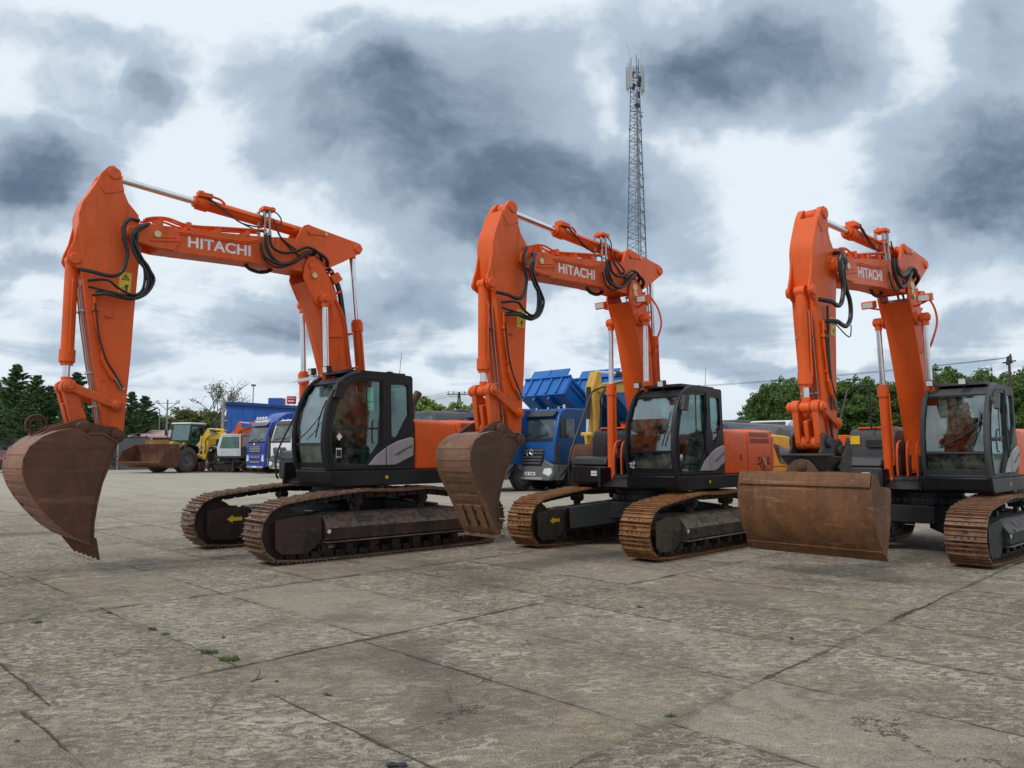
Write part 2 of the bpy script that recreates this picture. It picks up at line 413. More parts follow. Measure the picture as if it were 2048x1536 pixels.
def text_mesh(name, txt, size, mat, parent, M4, extrude=.002, bold=.0, sx=1.0, spacing=1.0):
    cu = bpy.data.curves.new(name, 'FONT'); cu.body = txt; cu.size = size; cu.extrude = extrude; cu.offset = bold
    cu.align_x = 'CENTER'; cu.align_y = 'CENTER'; cu.space_character = spacing; cu.resolution_u = 3
    o = bpy.data.objects.new(name, cu); COL.objects.link(o)
    bpy.context.view_layer.update()
    me = bpy.data.meshes.new_from_object(o.evaluated_get(bpy.context.evaluated_depsgraph_get()))
    bpy.data.objects.remove(o); bpy.data.curves.remove(cu)
    me.transform(M4 @ Matrix.Diagonal((sx, 1, 1, 1)))
    me.materials.clear(); me.materials.append(M[mat])
    o = bpy.data.objects.new(name, me); COL.objects.link(o)
    if parent: o.parent = parent
    return o
def side_matrix(x, y, z, tilt=0.0, flip=1):
    # text that reads from the machine's left side (+Y), its own +X pointing to the machine's rear
    return Matrix.Translation((x, y, z)) @ Matrix.Rotation(-tilt, 4, 'Y') @ Matrix(((-1,0,0,0),(0,0,1,0),(0,1,0,0),(0,0,0,1)))
def front_matrix(x, y, z, tilt=0.0):
    # text that reads from the front (+X): its own +X points to the vehicle's left (+Y)
    return Matrix.Translation((x, y, z)) @ Matrix.Rotation(-tilt, 4, 'Y') @ Matrix(((0,0,1,0),(1,0,0,0),(0,1,0,0),(0,0,0,1)))
def gz(y): return 0.0 if y < 16 else min(.0085*(y-16), .26)
def sim(a0, b0, a1, b1):
    z = complex(*b0)-complex(*a0); w = complex(*b1)-complex(*a1); k = w/z
    def f(p):
        q = complex(*a1)+k*(complex(*p)-complex(*a0)); return (q.real, q.imag)
    return f
def lerp(a, b, t): return tuple(x+(y-x)*t for x, y in zip(a, b))
# ------------------------------------------------------------------ concrete yard
def make_ground():
    m, N, b = principled('old_concrete_slabs')
    co = N.node('ShaderNodeTexCoord').outputs['Object']
    x, y, z = N.sep(co)[:3]
    ca, sa = math.cos(R(45.5)), math.sin(R(45.5))
    wob = N.noise(co, 1.4, 3, .6, color=True)
    co2 = N.vmath('ADD', co, N.vmath('SCALE', N.vmath('SUBTRACT', wob, (.5, .5, .5)), scale=.07))
    x2, y2 = N.sep(co2)[:2]
    A = N.math('ADD', N.math('MULTIPLY', x2, ca), N.math('MULTIPLY', y2, sa))           # across the short joints
    B = N.math('SUBTRACT', N.math('MULTIPLY', x2, sa), N.math('MULTIPLY', y2, ca))      # across the long joints
    pb = N.math('DIVIDE', N.math('ADD', B, 2.57+58.4), 2.92)
    row = N.math('FLOOR', pb); fb = N.math('SUBTRACT', pb, row)
    par = N.math('MULTIPLY', N.math('GREATER_THAN', N.math('FRACT', N.math('MULTIPLY', row, .31)), .7), .12)
    pa = N.math('ADD', N.math('DIVIDE', N.math('SUBTRACT', A, 2.70-61), 1.22), par)
    ia = N.math('FLOOR', pa); fa = N.math('SUBTRACT', pa, ia)
    dA = N.math('MULTIPLY', N.math('MINIMUM', fa, N.math('SUBTRACT', 1, fa)), 1.22)
    dB = N.math('MULTIPLY', N.math('MINIMUM', fb, N.math('SUBTRACT', 1, fb)), 2.92)
    wn = N.node('ShaderNodeTexWhiteNoise', noise_dimensions='2D'); N.put(wn.inputs[0], N.comb(ia, row))
    tone = wn.outputs['Value']; t3 = N.sep(wn.outputs['Color'])
    amp = N.ramp(N.math('ADD', N.math('MULTIPLY', t3[1], .6), N.math('MULTIPLY', N.noise(co, .7, 4, .6, dim='2D'), .8)), .42, .85, .30, 1.0)
    # streaked flaking surface: patches stretched along a slightly turned direction
    str_ = N.comb(N.math('ADD', N.math('MULTIPLY', x, .9), N.math('MULTIPLY', y, .1)), N.math('SUBTRACT', N.math('MULTIPLY', y, 1.5), N.math('MULTIPLY', x, .15)))
    n_big = N.noise(co, .55, 5, .6, dim='2D'); n_mid = N.noise(str_, 2.4, 8, .70, .5, dim='2D'); n_fine = N.noise(str_, 13, 8, .74, .6, dim='2D'); n_grit = N.noise(co, 85, 4, .7, dim='2D')
    n_flake = N.noise(str_, 5.5, 7, .72, 1.2, dim='2D'); n_patch = N.noise(co, .9, 4, .6, .5, dim='2D')
    base = N.mix(tone, (.225, .188, .142), (.375, .325, .255))
    base = N.mix(N.ramp(n_big, .42, .60, 0, .5), base, (.215, .187, .150))
    base = N.mix(N.ramp(n_mid, .49, .58, 0, .55), base, (.40, .355, .29))
    base = N.mix(N.math('MULTIPLY', N.ramp(n_fine, .51, .42), N.math('MULTIPLY', amp, .88)), base, (.095, .080, .063))
    base = N.mix(N.math('MULTIPLY', N.ramp(n_fine, .53, .60), N.math('MULTIPLY', amp, .80)), base, (.54, .50, .43))
    # dark moss and damp in hollows, mostly on some slabs
    rot = N.math('MULTIPLY', N.ramp(n_patch, .48, .58), N.ramp(n_flake, .45, .53))
    base = N.mix(N.math('MULTIPLY', rot, .58), base, (.105, .095, .072))
    # pale scaled patches
    pale = N.math('MULTIPLY', N.ramp(n_flake, .545, .60), N.ramp(N.noise(co, .75, 4, .6, .3, dim='2D'), .47, .56))
    base = N.mix(N.math('MULTIPLY', pale, .75), base, (.60, .56, .48))
    # grey-green lichen speckle and soft blueish film on a few slabs
    base = N.mix(N.math('MULTIPLY', N.ramp(tone, .55, .95), N.ramp(n_mid, .35, .65, 0, .22)), base, (.34, .34, .32))
    yl = N.math('MULTIPLY', N.ramp(N.noise(co, 1.3, 5, .6, .5, dim='2D'), .685, .72), N.ramp(n_fine, .4, .6))
    base = N.mix(N.math('MULTIPLY', yl, .55), base, (.45, .38, .20))
    base = N.mix(N.ramp(n_grit, .38, .60), N.mix(.42, base, (.06, .052, .042)), N.mix(.16, base, (.7, .64, .54)))
    base = N.mix(.30, base, N.mix(1.0, base, (1.5, 1.5, 1.5), 'MULTIPLY'))
    # joints
    jn = N.noise(co, 3.1, 4, .7, dim='2D'); jf = N.noise(co, .8, 2, .5, dim='2D')
    wj = N.math('MULTIPLY', N.ramp(jn, .34, .70), .022)
    jA = N.math('MULTIPLY', N.ramp(N.math('SUBTRACT', dA, N.math('MULTIPLY', wj, .55)), .008, -.006), N.ramp(jf, .40, .56, .10, .75))
    jB = N.ramp(N.math('SUBTRACT', dB, wj), .010, -.006)
    jB = N.math('MULTIPLY', jB, N.ramp(N.noise(co, .55, 3, .5, dim='2D'), .38, .58, .22, 1))
    J = N.math('MAXIMUM', jA, jB)
    soft = N.math('MULTIPLY', N.ramp(N.math('MINIMUM', N.math('ADD', dA, .03), dB), .16, .01), N.ramp(jn, .42, .6))
    base = N.mix(N.math('MULTIPLY', soft, .38), base, (.105, .096, .075))
    jc = N.mix(N.ramp(N.noise(co, 6, 2), .5, .62), (.058, .048, .034), (.085, .082, .040))
    base = N.mix(N.math('MULTIPLY', J, .82), base, jc)
    oil = N.math('MULTIPLY', N.ramp(N.noise(co, .48, 3, .5, .4, dim='2D'), .60, .72), .42)
    base = N.mix(oil, base, (.085, .075, .062))
    # hairline cracks
    vo = N.node('ShaderNodeTexVoronoi', feature='DISTANCE_TO_EDGE', voronoi_dimensions='2D'); N.put(vo.inputs['Vector'], N.vmath('ADD', co, N.vmath('SCALE', N.noise(co, .9, 6, .65, color=True), scale=1.6))); vo.inputs['Scale'].default_value = .38
    ck = N.math('MULTIPLY', N.ramp(vo.outputs['Distance'], .006, .001), N.ramp(N.noise(co, 1.0, 2, dim='2D'), .54, .60))
    base = N.mix(N.math('MULTIPLY', ck, .8), base, (.05, .045, .035))
    # paler yard further off: the sunlight lying there is put into the colour
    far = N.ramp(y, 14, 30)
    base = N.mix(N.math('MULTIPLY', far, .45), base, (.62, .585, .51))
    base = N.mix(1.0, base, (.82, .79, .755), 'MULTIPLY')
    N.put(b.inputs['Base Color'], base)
    N.put(b.inputs['Roughness'], N.ramp(n_mid, .3, .7, .80, .95)); b.inputs['Specular IOR Level'].default_value = .25
    hgt = N.math('ADD', N.math('MULTIPLY', n_fine, .6), N.math('ADD', N.math('MULTIPLY', n_grit, .25), N.math('MULTIPLY', n_mid, .8)))
    hgt = N.math('SUBTRACT', N.math('ADD', hgt, N.math('MULTIPLY', tone, .5)), N.math('MULTIPLY', J, 2.2))
    N.put(b.inputs['Normal'], N.bump(hgt, 1.0, .022))
    M['ground'] = m
    ys = [-60, 0, 16, 30, 46.6, 80, 160, 400, 900]; xs = [-700, -100, -20, 0, 20, 100, 700]
    mb = MB(); vs = [(x, y, gz(y)) for y in ys for x in xs]; n = len(xs)
    mb.add(vs, [(j*n+i, j*n+i+1, (j+1)*n+i+1, (j+1)*n+i) for j in range(len(ys)-1) for i in range(n-1)])
    tag(mb.build('ground', 'ground', smooth=0), 'cracked grey concrete slab yard with weedy joints', 'yard', kind='structure')
    f, N, b = principled('far_grass'); b.inputs['Base Color'].default_value = (.07, .10, .035, 1); b.inputs['Roughness'].default_value = .95
    co = N.node('ShaderNodeTexCoord').outputs['Object']; N.put(b.inputs['Base Color'], N.mix(N.noise(co, .2, 5), (.05, .08, .025), (.11, .13, .05)))
    M['field'] = f
    mb = MB(); mb.add([(-700, 84, .30), (700, 84, .30), (700, 900, .30), (-700, 900, .30)], [(0,1,2,3)])
    tag(mb.build('field', 'field', smooth=0), 'grassy ground beyond the yard', 'field', kind='structure')
make_ground()
# ------------------------------------------------------------------ the big excavators
# machine frame: +X forward, +Y left, +Z up, origin on the ground under the swing centre
def track_path(a, r=.40, zc=.445):
    P = []
    P += [(-a+.02, zc-r), (a-.30, zc-r), (a-.12, zc-r+.012)]
    for k in range(1, 12):
        t = -90+15+k*15*11/11.0
        t = -78+k*14.2
        P.append((a+r*math.cos(R(t)), zc+r*math.sin(R(t))))
    P += [(a-.30, zc+r+.045), (.62, .985), (.25, .965), (-.15, .965), (-.62, .985), (-1.1, .93), (-a+.15, zc+r+.01)]
    for k in range(0, 12):
        t = 96+k*14.6
        P.append((-a+r*math.cos(R(t)), zc+r*math.sin(R(t))))
    return P
def make_track(root, side, cfg):
    a = 1.84; g = 2.447; s = .56; yc = side*g/2
    path = track_path(a)
    pts = [Vector((x, 0, z)) for x, z in path]; n = len(pts)
    seg = [(pts[(i+1) % n]-pts[i]).length for i in range(n)]; tot = sum(seg)
    ns = 49; pitch = tot/ns
    mb = MB()
    for k in range(ns):
        d = k*pitch; i = 0
        while d > seg[i]: d -= seg[i]; i = (i+1) % n
        p = pts[i].lerp(pts[(i+1) % n], d/seg[i])
        # chord direction over one pitch
        d2 = d+pitch; j = i
        while d2 > seg[j]: d2 -= seg[j]; j = (j+1) % n
        q = pts[j].lerp(pts[(j+1) % n], d2/seg[j])
        t = (q-p).normalized(); nr = Vector((t.z, 0, -t.x))      # outward (path runs forward along the bottom)
        rot = Matrix((t, Vector((0, 1, 0)), t.cross(Vector((0, 1, 0))))).transposed()
        c = (p+q)/2; c.y = yc
        o = -nr if (nr.dot(Vector((c.x, 0, c.z-.5))) < 0 and abs(c.x) > a) else nr
        o = nr
        mb.obox(c+o*.012, (pitch*.93, s, .018), rot)
        jit = random.uniform(-.003, .003)
        for u, hh, w in ((-.40, .034, .020), (.0, .024, .016), (.36, .026, .018)):
            mb.obox(c+t*(u*pitch)+o*(.02+hh/2+jit), (w, s*.985, hh), rot)
        for yy in (-.085, .085):      # chain links, bolts and mud holes
            mb.obox(c-o*.045+Vector((0, yy*.95, 0)), (pitch*.80, .035, .085), rot, 1)
        for yy in (-.13, -.045, .045, .13):
            mb.obox(c+t*(-.18*pitch)+o*.026+Vector((0, yy, 0)), (.028, .026, .012), rot, 1)
        mb.obox(c+t*(.18*pitch)+o*.0235+Vector((0, 0, 0)), (.036, .075, .004), rot, 1)
    tr = mb.build('track', [cfg['shoe'], cfg['frame']], root, smooth=0)
    # side frame
    yi, yo = yc-.19, yc+.19
    f = MB()
    prof = [(-1.45, .22), (1.30, .22), (1.36, .30), (1.36, .60), (1.10, .675), (-1.15, .675), (-1.45, .60)]
    f.prism_ngon(prof, yi, yo)
    # sloping shoulder towards the outside, lower flange, ribs
    yy0, yy1 = (yo, yo+.14) if side > 0 else (yi-.14, yi)
    e = yo if side > 0 else yi; sgn = side
    for x0, x1 in ((-1.42, 1.28),):
        f.add([(x0,e,.655),(x1,e,.655),(x1,e+sgn*.15,.475),(x0,e+sgn*.15,.475),(x0,e,.27),(x1,e,.27),(x1,e+sgn*.15,.30),(x0,e+sgn*.15,.30)],
              [(0,1,2,3),(3,2,6,7),(7,6,5,4),(0,3,7,4),(1,5,6,2)])
    f.box(-1.40, 1.30, min(e, e+sgn*.18), max(e, e+sgn*.18), .262, .285)
    for x in (-.95, .1, .95): f.box(x-.012, x+.012, min(e, e+sgn*.152), max(e, e+sgn*.152), .29, .52)
    fr = f.build('track_frame', cfg['frame'], tr, bevel=.012)
    for x in (-.55, .62):      # clean-out openings on the shoulder
        h = MB()
        h.add([(x-.13, e+sgn*.035, .617), (x+.13, e+sgn*.035, .617), (x+.10, e+sgn*.10, .539), (x-.16, e+sgn*.10, .539)], [(0,1,2,3)] if side > 0 else [(3,2,1,0)])
        for v in range(4): h.v[-1-v] = (h.v[-1-v][0], h.v[-1-v][1]+sgn*.004, h.v[-1-v][2]+.005)
        h.build('clean_out_hole', 'plastic', tr, smooth=0)
    h = MB(); h.box(.95, 1.03, min(e+sgn*.151, e+sgn*.155), max(e+sgn*.151, e+sgn*.155), .36, .44)
    h.build('frame_hole', 'plastic', tr, smooth=0)
    # cover over the front idler
    ec = yc+side*.235; ci = yc-side*.235
    for e2, s2 in ((ec, side), (ci, -side)):
        c = MB()
        c.prism_ngon([(1.42, .20), (1.56, .13), (1.92, .15), (2.02, .24), (2.03, .62), (1.62, .67), (1.32, .655), (1.30, .32)], min(e2, e2+s2*.014), max(e2, e2+s2*.014))
        c.box(1.72, 1.86, min(e2+s2*.014, e2+s2*.017), max(e2+s2*.014, e2+s2*.017), .445, .462, 1)
        c.build('idler_cover', [cfg['cover'], 'plastic'], tr, bevel=.006)
    w = MB()
    for rr, yv in ((.345, .07), (.30, .10)): w.cyl((1.84, yc-yv, .445), (1.84, yc+yv, .445), rr, n=28)
    w.cyl((1.84, yc-.17, .445), (1.84, yc+.17, .445), .10, n=16)
    w.build('idler_wheel', cfg['frame'], tr)
    w = MB()
    teeth = []
    for k in range(42):
        a_ = 2*math.pi*k/42; rr = .37 if k % 2 else .315; teeth.append((-1.84+rr*math.cos(a_), .445+rr*math.sin(a_)))
    w.prism_ngon(teeth, yc-.03, yc+.03)
    w.lathe((-1.84, yc, .445), (0, side, 0), [(-.03, .26), (.10, .26), (.16, .24), (.18, .15), (.20, .13)], 24)
    w.build('drive_sprocket', cfg['frame'], tr)
    for k in range(7):
        x = -1.22+k*.405; w = MB()
        w.lathe((x, yc, .165), (0, 1, 0), [(-.16, .05), (-.13, .05), (-.13, .085), (-.05, .085), (-.05, .072), (.05, .072), (.05, .085), (.13, .085), (.13, .05), (.16, .05)], 14)
        w.box(x-.055, x+.055, yc-.19, yc-.155, .13, .24); w.box(x-.055, x+.055, yc+.155, yc+.19, .13, .24)
        w.build('track_roller', cfg['frame'], tr)
    for x in (.62, -.62):
        w = MB(); w.lathe((x, yc, .84), (0, 1, 0), [(-.11, .06), (-.11, .075), (-.04, .075), (-.04, .058), (.04, .058), (.04, .075), (.11, .075), (.11, .04), (.14, .04)], 16)
        w.box(x-.07, x+.07, yc-.03, yc+.03, .655, .80)
        w.build('carrier_roller', cfg['frame'], tr)
    if side < 0:
        # yellow direction arrow on the inner side of the far idler cover
        y = ci+.0165; ar = MB()
        ar.prism_ngon([(1.70, .47), (1.60, .535), (1.60, .50), (1.44, .50), (1.44, .44), (1.60, .44), (1.60, .405)], y, y+.003)
        ar.build('direction_arrow', 'yellow', tr, smooth=0)
    else:
        tr['label'] = 'crawler track on the side facing the camera'
        y = e+sgn*.153; mk = MB()
        mk.lathe((1.24, y, .43), (0, 1, 0), [(0, .03), (.003, .03)], 12)
        mk.build('sling_mark', 'white', tr, smooth=0)
    return tr

def make_undercarriage(root, cfg):
    m = MB()
    g = 2.447
    m.prism_z([(-.75, -.62), (.75, -.62), (.75, .62), (-.75, .62)], .50, .80)
    for sx in (-1, 1):
        for sy in (-1, 1):
            # swept legs out to the track frames
            a0 = (sx*.45, sy*.40); a1 = (sx*1.12, sy*(g/2-.19))
            d = Vector((a1[0]-a0[0], a1[1]-a0[1], 0)).normalized(); nn = Vector((-d.y, d.x, 0))*.24
            t, b = [], []
            for (p, z0, z1) in ((a0, .42, .82), (a1, .30, .70)):
                for q in (-1, 1):
                    b.append((p[0]+nn.x*q, p[1]+nn.y*q, z0)); t.append((p[0]+nn.x*q, p[1]+nn.y*q, z1))
            m.add(b+t, [(0,1,3,2), (4,6,7,5), (0,4,5,1), (2,3,7,6), (0,2,6,4), (1,5,7,3)])
    m.build('undercarriage_frame', cfg['under'], root, bevel=.015)
    t = MB()
    t.lathe((0, 0, .80), (0, 0, 1), [(0, .62), (.05, .62), (.05, .66), (.13, .66), (.13, .60), (.22, .60), (.24, .64), (.30, .64)], 40)
    tt = t.build('swing_bearing', 'black', root)
    b = MB()
    for k in range(28):
        a = 2*math.pi*k/28; b.cyl((.63*math.cos(a), .63*math.sin(a), .83), (.655*math.cos(a), .655*math.sin(a), .90), .014, n=6)
    b.build('bolt_ring', 'steel', tt)

SIDE = [(1.13, 1.31), (1.19, 1.50), (1.215, 1.75), (1.20, 2.00), (1.15, 2.26), (1.06, 2.48), (.93, 2.66), (.78, 2.76), (.60, 2.81), (.20, 2.83), (-.33, 2.82), (-.36, 2.79), (-.41, 1.31)]
def make_cab(root, cfg):
    y0, y1 = .34, 1.34; cm = cfg['cab']
    door = [(1.02, 1.37), (1.085, 1.60), (1.10, 1.80), (1.085, 2.02), (1.03, 2.25), (.94, 2.46), (.82, 2.60), (.68, 2.68), (.24, 2.69), (.235, 1.75), (.42, 1.50), (.50, 1.37)]
    rear = [(.06, 2.66), (-.23, 2.67), (-.27, 2.63), (-.30, 2.18), (-.22, 2.06), (-.10, 1.84), (-.02, 1.80), (.03, 1.84)]
    c = MB()
    c.plate(SIDE, [door, rear], y1-.05, y1)
    farwin = [(1.06, 1.75), (1.085, 2.02), (1.03, 2.25), (.94, 2.46), (.82, 2.60), (.68, 2.68), (-.25, 2.69), (-.30, 1.75)]
    c.plate(SIDE, [farwin], y0, y0+.045)
    # roof, following the curve of the side frames
    roof = [p for p in SIDE if p[1] > 2.6]
    c.sheet([(x, z-.045) for x, z in roof], y0+.045, y1-.05, -.04)
    c.box(-.30, .80, y0+.12, y1-.12, 2.815, 2.865)
    # floor, sills, front header and pillars
    c.box(-.38, 1.14, y0+.045, y1-.05, 1.31, 1.37)
    c.sheet([p for p in SIDE if p[0] > .9 and p[1] < 1.42]+[(1.165, 1.42)], y0+.045, y1-.05, .04)
    c.box(-.40, -.36, y0+.045, y1-.05, 1.37, 1.95); c.box(-.385, -.345, y0+.045, y1-.05, 2.66, 2.79)
    c.tube([(x+.012, y1-.035, z) for x, z in SIDE[0:9]], .042, 8, smooth=2)
    c.tube([(x+.012, y0+.035, z) for x, z in SIDE[0:9]], .036, 8, smooth=2)
    c.beam((1.195, y0+.03, 1.80-.10), (1.195, y1-.05, 1.70), .035, .03)
    cab = c.build('cab', cm, root, bevel=.008)
    # raised seams round the door
    s = MB()
    ring = [(1.06, 1.345), (1.125, 1.60), (1.14, 1.80), (1.125, 2.04), (1.07, 2.29), (.97, 2.51), (.84, 2.66), (.66, 2.735), (.20, 2.745), (.195, 1.345)]
    for i in range(len(ring)):
        a, b = ring[i], ring[(i+1) % len(ring)]
        s.beam((a[0], y1+.006, a[1]), (b[0], y1+.006, b[1]), .016, .016)
    s.box(.17, .20, y1, y1+.025, 2.35, 2.50); s.box(.17, .20, y1, y1+.025, 1.55, 1.70)
    s.box(.60, .74, y1, y1+.03, 1.885, 1.925)
    s.build('door_seam', 'plastic', cab, bevel=.004)
    bar = MB(); bar.tube([(.30, y1+.03, 1.72), (.32, y1+.06, 1.75), (.32, y1+.06, 2.05), (.30, y1+.03, 2.08)], .012, 6)
    bar.build('door_handle', 'plastic', cab)
    rl = MB(); rl.beam((1.075, y1-.035, 1.93), (.235, y1-.035, 1.95), .03, .028); rl.beam((.49, y1-.03, 1.95), (.49, y1-.03, 2.69), .016, .014)
    rl.build('window_rail', 'plastic', cab)
    g = MB(); g.plate(door, [], y1-.033, y1-.028); g.build('door_window', 'glass', cab, smooth=0)
    g = MB(); g.plate(rear, [], y1-.033, y1-.028); g.build('rear_side_window', 'glass', cab, smooth=0)
    g = MB(); g.plate(farwin, [], y0+.018, y0+.022); g.build('far_side_window', 'glass', cab, smooth=0)
    g = MB(); g.box(-.385, -.38, y0+.05, y1-.06, 1.95, 2.66); g.build('rear_window', 'glass', cab, smooth=0)
    up = [(1.225, 1.72), (1.215, 2.00), (1.165, 2.26), (1.075, 2.48), (.945, 2.66), (.80, 2.755)]
    g = MB(); g.sheet([(x-.03, z) for x, z in up], y0+.05, y1-.06, .006); g.build('windscreen', 'glassw', cab, smooth=60)
    g = MB(); g.sheet([(1.15, 1.42), (1.18, 1.55), (1.193, 1.68)], y0+.05, y1-.06, .006); g.build('lower_windscreen', 'glass', cab, smooth=60)
    # guard bars on the boom side
    b = MB()
    for z in (2.02, 2.24, 2.44): b.cyl((-.30, y0-.02, z), (1.08-(z-2.0)*.25, y0-.02, z), .009, n=6)
    b.build('guard_bar', 'plastic', cab)
    # interior
    st = MB()
    st.obox((.10, .86, 1.80), (.50, .50, .14), Matrix.Rotation(R(-4), 3, 'Y'))
    st.obox((-.17, .86, 2.12), (.13, .48, .62), Matrix.Rotation(R(-12), 3, 'Y'))
    st.obox((-.235, .86, 2.50), (.10, .27, .19), Matrix.Rotation(R(-12), 3, 'Y'))
    st.box(-.12, .30, .66, 1.06, 1.37, 1.72)
    st.build('seat', cfg.get('seat', 'seat'), cab, bevel=.035, segs=3)
    k = MB()
    k.obox((.24, .56, 1.86), (.48, .13, .17), Matrix.Rotation(R(-8), 3, 'Y')); k.obox((.24, 1.16, 1.84), (.48, .13, .17), Matrix.Rotation(R(-8), 3, 'Y'))
    k.box(-.30, .10, .42, 1.24, 1.37, 1.60); k.box(.05, .45, 1.10, 1.24, 1.40, 1.62)
    k.build('console', 'seatshade', cab, bevel=.02)
    l = MB()
    for y in (.56, 1.16): l.tube([(.44, y, 1.93), (.46, y, 2.04), (.50, y, 2.12)], .011, 6, r_end=.022)
    for y in (.74, .92): l.tube([(.85, y, 1.38), (.82, y, 1.62), (.72, y, 1.86), (.74, y, 1.92)], .011, 6); l.box(.84, .98, y-.05, y+.05, 1.39, 1.42)
    l.box(.78, .90, .43, .55, 1.62, 1.84)
    l.build('control_lever', 'plastic', cab)
    # work lamps, mirror, wiper, antenna, visor
    for y in (.46, .95):
        m = MB(); m.obox((.98, y, 2.865), (.09, .13, .11), Matrix.Rotation(R(8), 3, 'Y')); m.cyl((.95, y, 2.76), (.95, y, 2.83), .012, n=6)
        w = m.build('work_lamp', 'plastic', cab, bevel=.012)
        m = MB(); m.obox((1.029, y, 2.858), (.006, .10, .085), Matrix.Rotation(R(8), 3, 'Y')); m.build('lamp_lens', 'lens', w)
    m = MB(); m.prism_ngon([(.93, 2.64), (1.08, 2.64), (1.14, 2.40), (.99, 2.38)], 1.40, 1.46)
    m.tube([(1.10, 1.36, 2.40), (1.13, 1.40, 2.50), (1.06, 1.42, 2.53)], .012, 6)
    m.cyl((1.03, 1.395, 2.53), (1.03, 1.355, 2.54), .045, n=12)
    m.build('mirror', 'cabpale' if cfg['k'] != 1 else 'cabgrey', cab, bevel=.015)
    m = MB(); m.tube([(1.255, .62, 1.78), (1.24, .95, 1.95), (1.20, 1.18, 2.15)], .008, 6); m.tube([(1.24, 1.10, 1.80), (1.225, 1.20, 2.12), (1.14, 1.22, 2.36)], .011, 6)
    m.build('wiper', 'plastic', cab)
    m = MB(); m.tube([(-.30, 1.05, 2.84), (-.315, 1.05, 3.02), (-.34, 1.05, 3.24)], .006, 5, r_end=.003); m.cyl((-.30, 1.05, 2.82), (-.30, 1.05, 2.87), .02, n=8)
    m.build('antenna', 'plastic', cab)
    m = MB(); m.sheet([(1.26, 2.68), (1.14, 2.755), (.98, 2.80)], y0-.04, y1-.25, .005)
    if cfg['k'] == 1: m.build('visor', 'clear', cab)
    r = MB(); r.tube([(-.08, 1.02, 2.86), (-.08, 1.02, 2.895), (-.18, 1.02, 2.895), (-.18, 1.02, 2.86)], .010, 6)
    r.box(-.32, -.10, .5, .8, 2.86, 2.875); r.build('roof_hatch_grip', 'plastic', cab)
    # silver swoosh panel, stickers
    sv = MB()
    sv.prism_ngon([(.47, 1.375), (.33, 1.53), (.155, 1.65), (.15, 1.375)], y1+.001, y1+.035)
    sv.prism_ngon([(.135, 1.375), (.14, 1.66), (-.08, 1.76), (-.33, 1.82), (-.375, 1.80), (-.37, 1.52), (-.22, 1.46), (-.08, 1.395), (.0, 1.375)], y1+.001, y1+.04)
    sp = sv.build('silver_side_panel', 'silver', cab, bevel=.012)
    sv = MB(); sv.prism_ngon([(-.05, 1.57), (-.34, 1.70), (-.34, 1.68), (-.08, 1.535), (.02, 1.525)], y1+.0405, y1+.046); sv.cyl((-.31, y1+.035, 1.66), (-.31, y1+.05, 1.66), .018, n=10)
    sv.build('latch_recess', 'greyp', sp)
    st = MB()
    if cfg['k'] == 1:
        st.prism_ngon([(1.01, 1.81), (.96, 1.87), (.91, 1.81), (.96, 1.75)], y1-.027, y1-.024)
        st.box(.92, 1.01, y1-.027, y1-.024, 1.50, 1.64)
        st.box(.926, 1.004, y1-.0238, y1-.022, 1.51, 1.615, 1)
        st.box(.80, .87, y1-.027, y1-.024, 1.66, 1.72, 1)
    else:
        st.box(.96, 1.03, y1-.027, y1-.024, 1.56, 1.66); st.box(.97, 1.02, y1-.0238, y1-.022, 1.565, 1.60, 1)
    st.build('sticker', ['white', 'plastic'], cab, smooth=0)
    if cfg['k'] == 2:
        # scribbled white dragon-like decals become plain irregular marks
        d = MB(); rr = random.Random(3)
        for k in range(26):
            x, z = 1.20, 1.47+rr.uniform(-.045, .06)
            y = .46+rr.uniform(-.035, .05); d.beam((x, y, z), (x, y+rr.uniform(-.03, .03), z+rr.uniform(-.03, .03)), .006, .012)
        for k in range(34):
            x, z = -.13+rr.uniform(-.10, .09), 2.02+rr.uniform(-.10, .14)
            d.beam((x, y1-.024, z), (x+rr.uniform(-.04, .04), y1-.024, z+rr.uniform(-.04, .04)), .004, .012)
        d.build('white_decal', 'white', cab, smooth=0)
    return cab

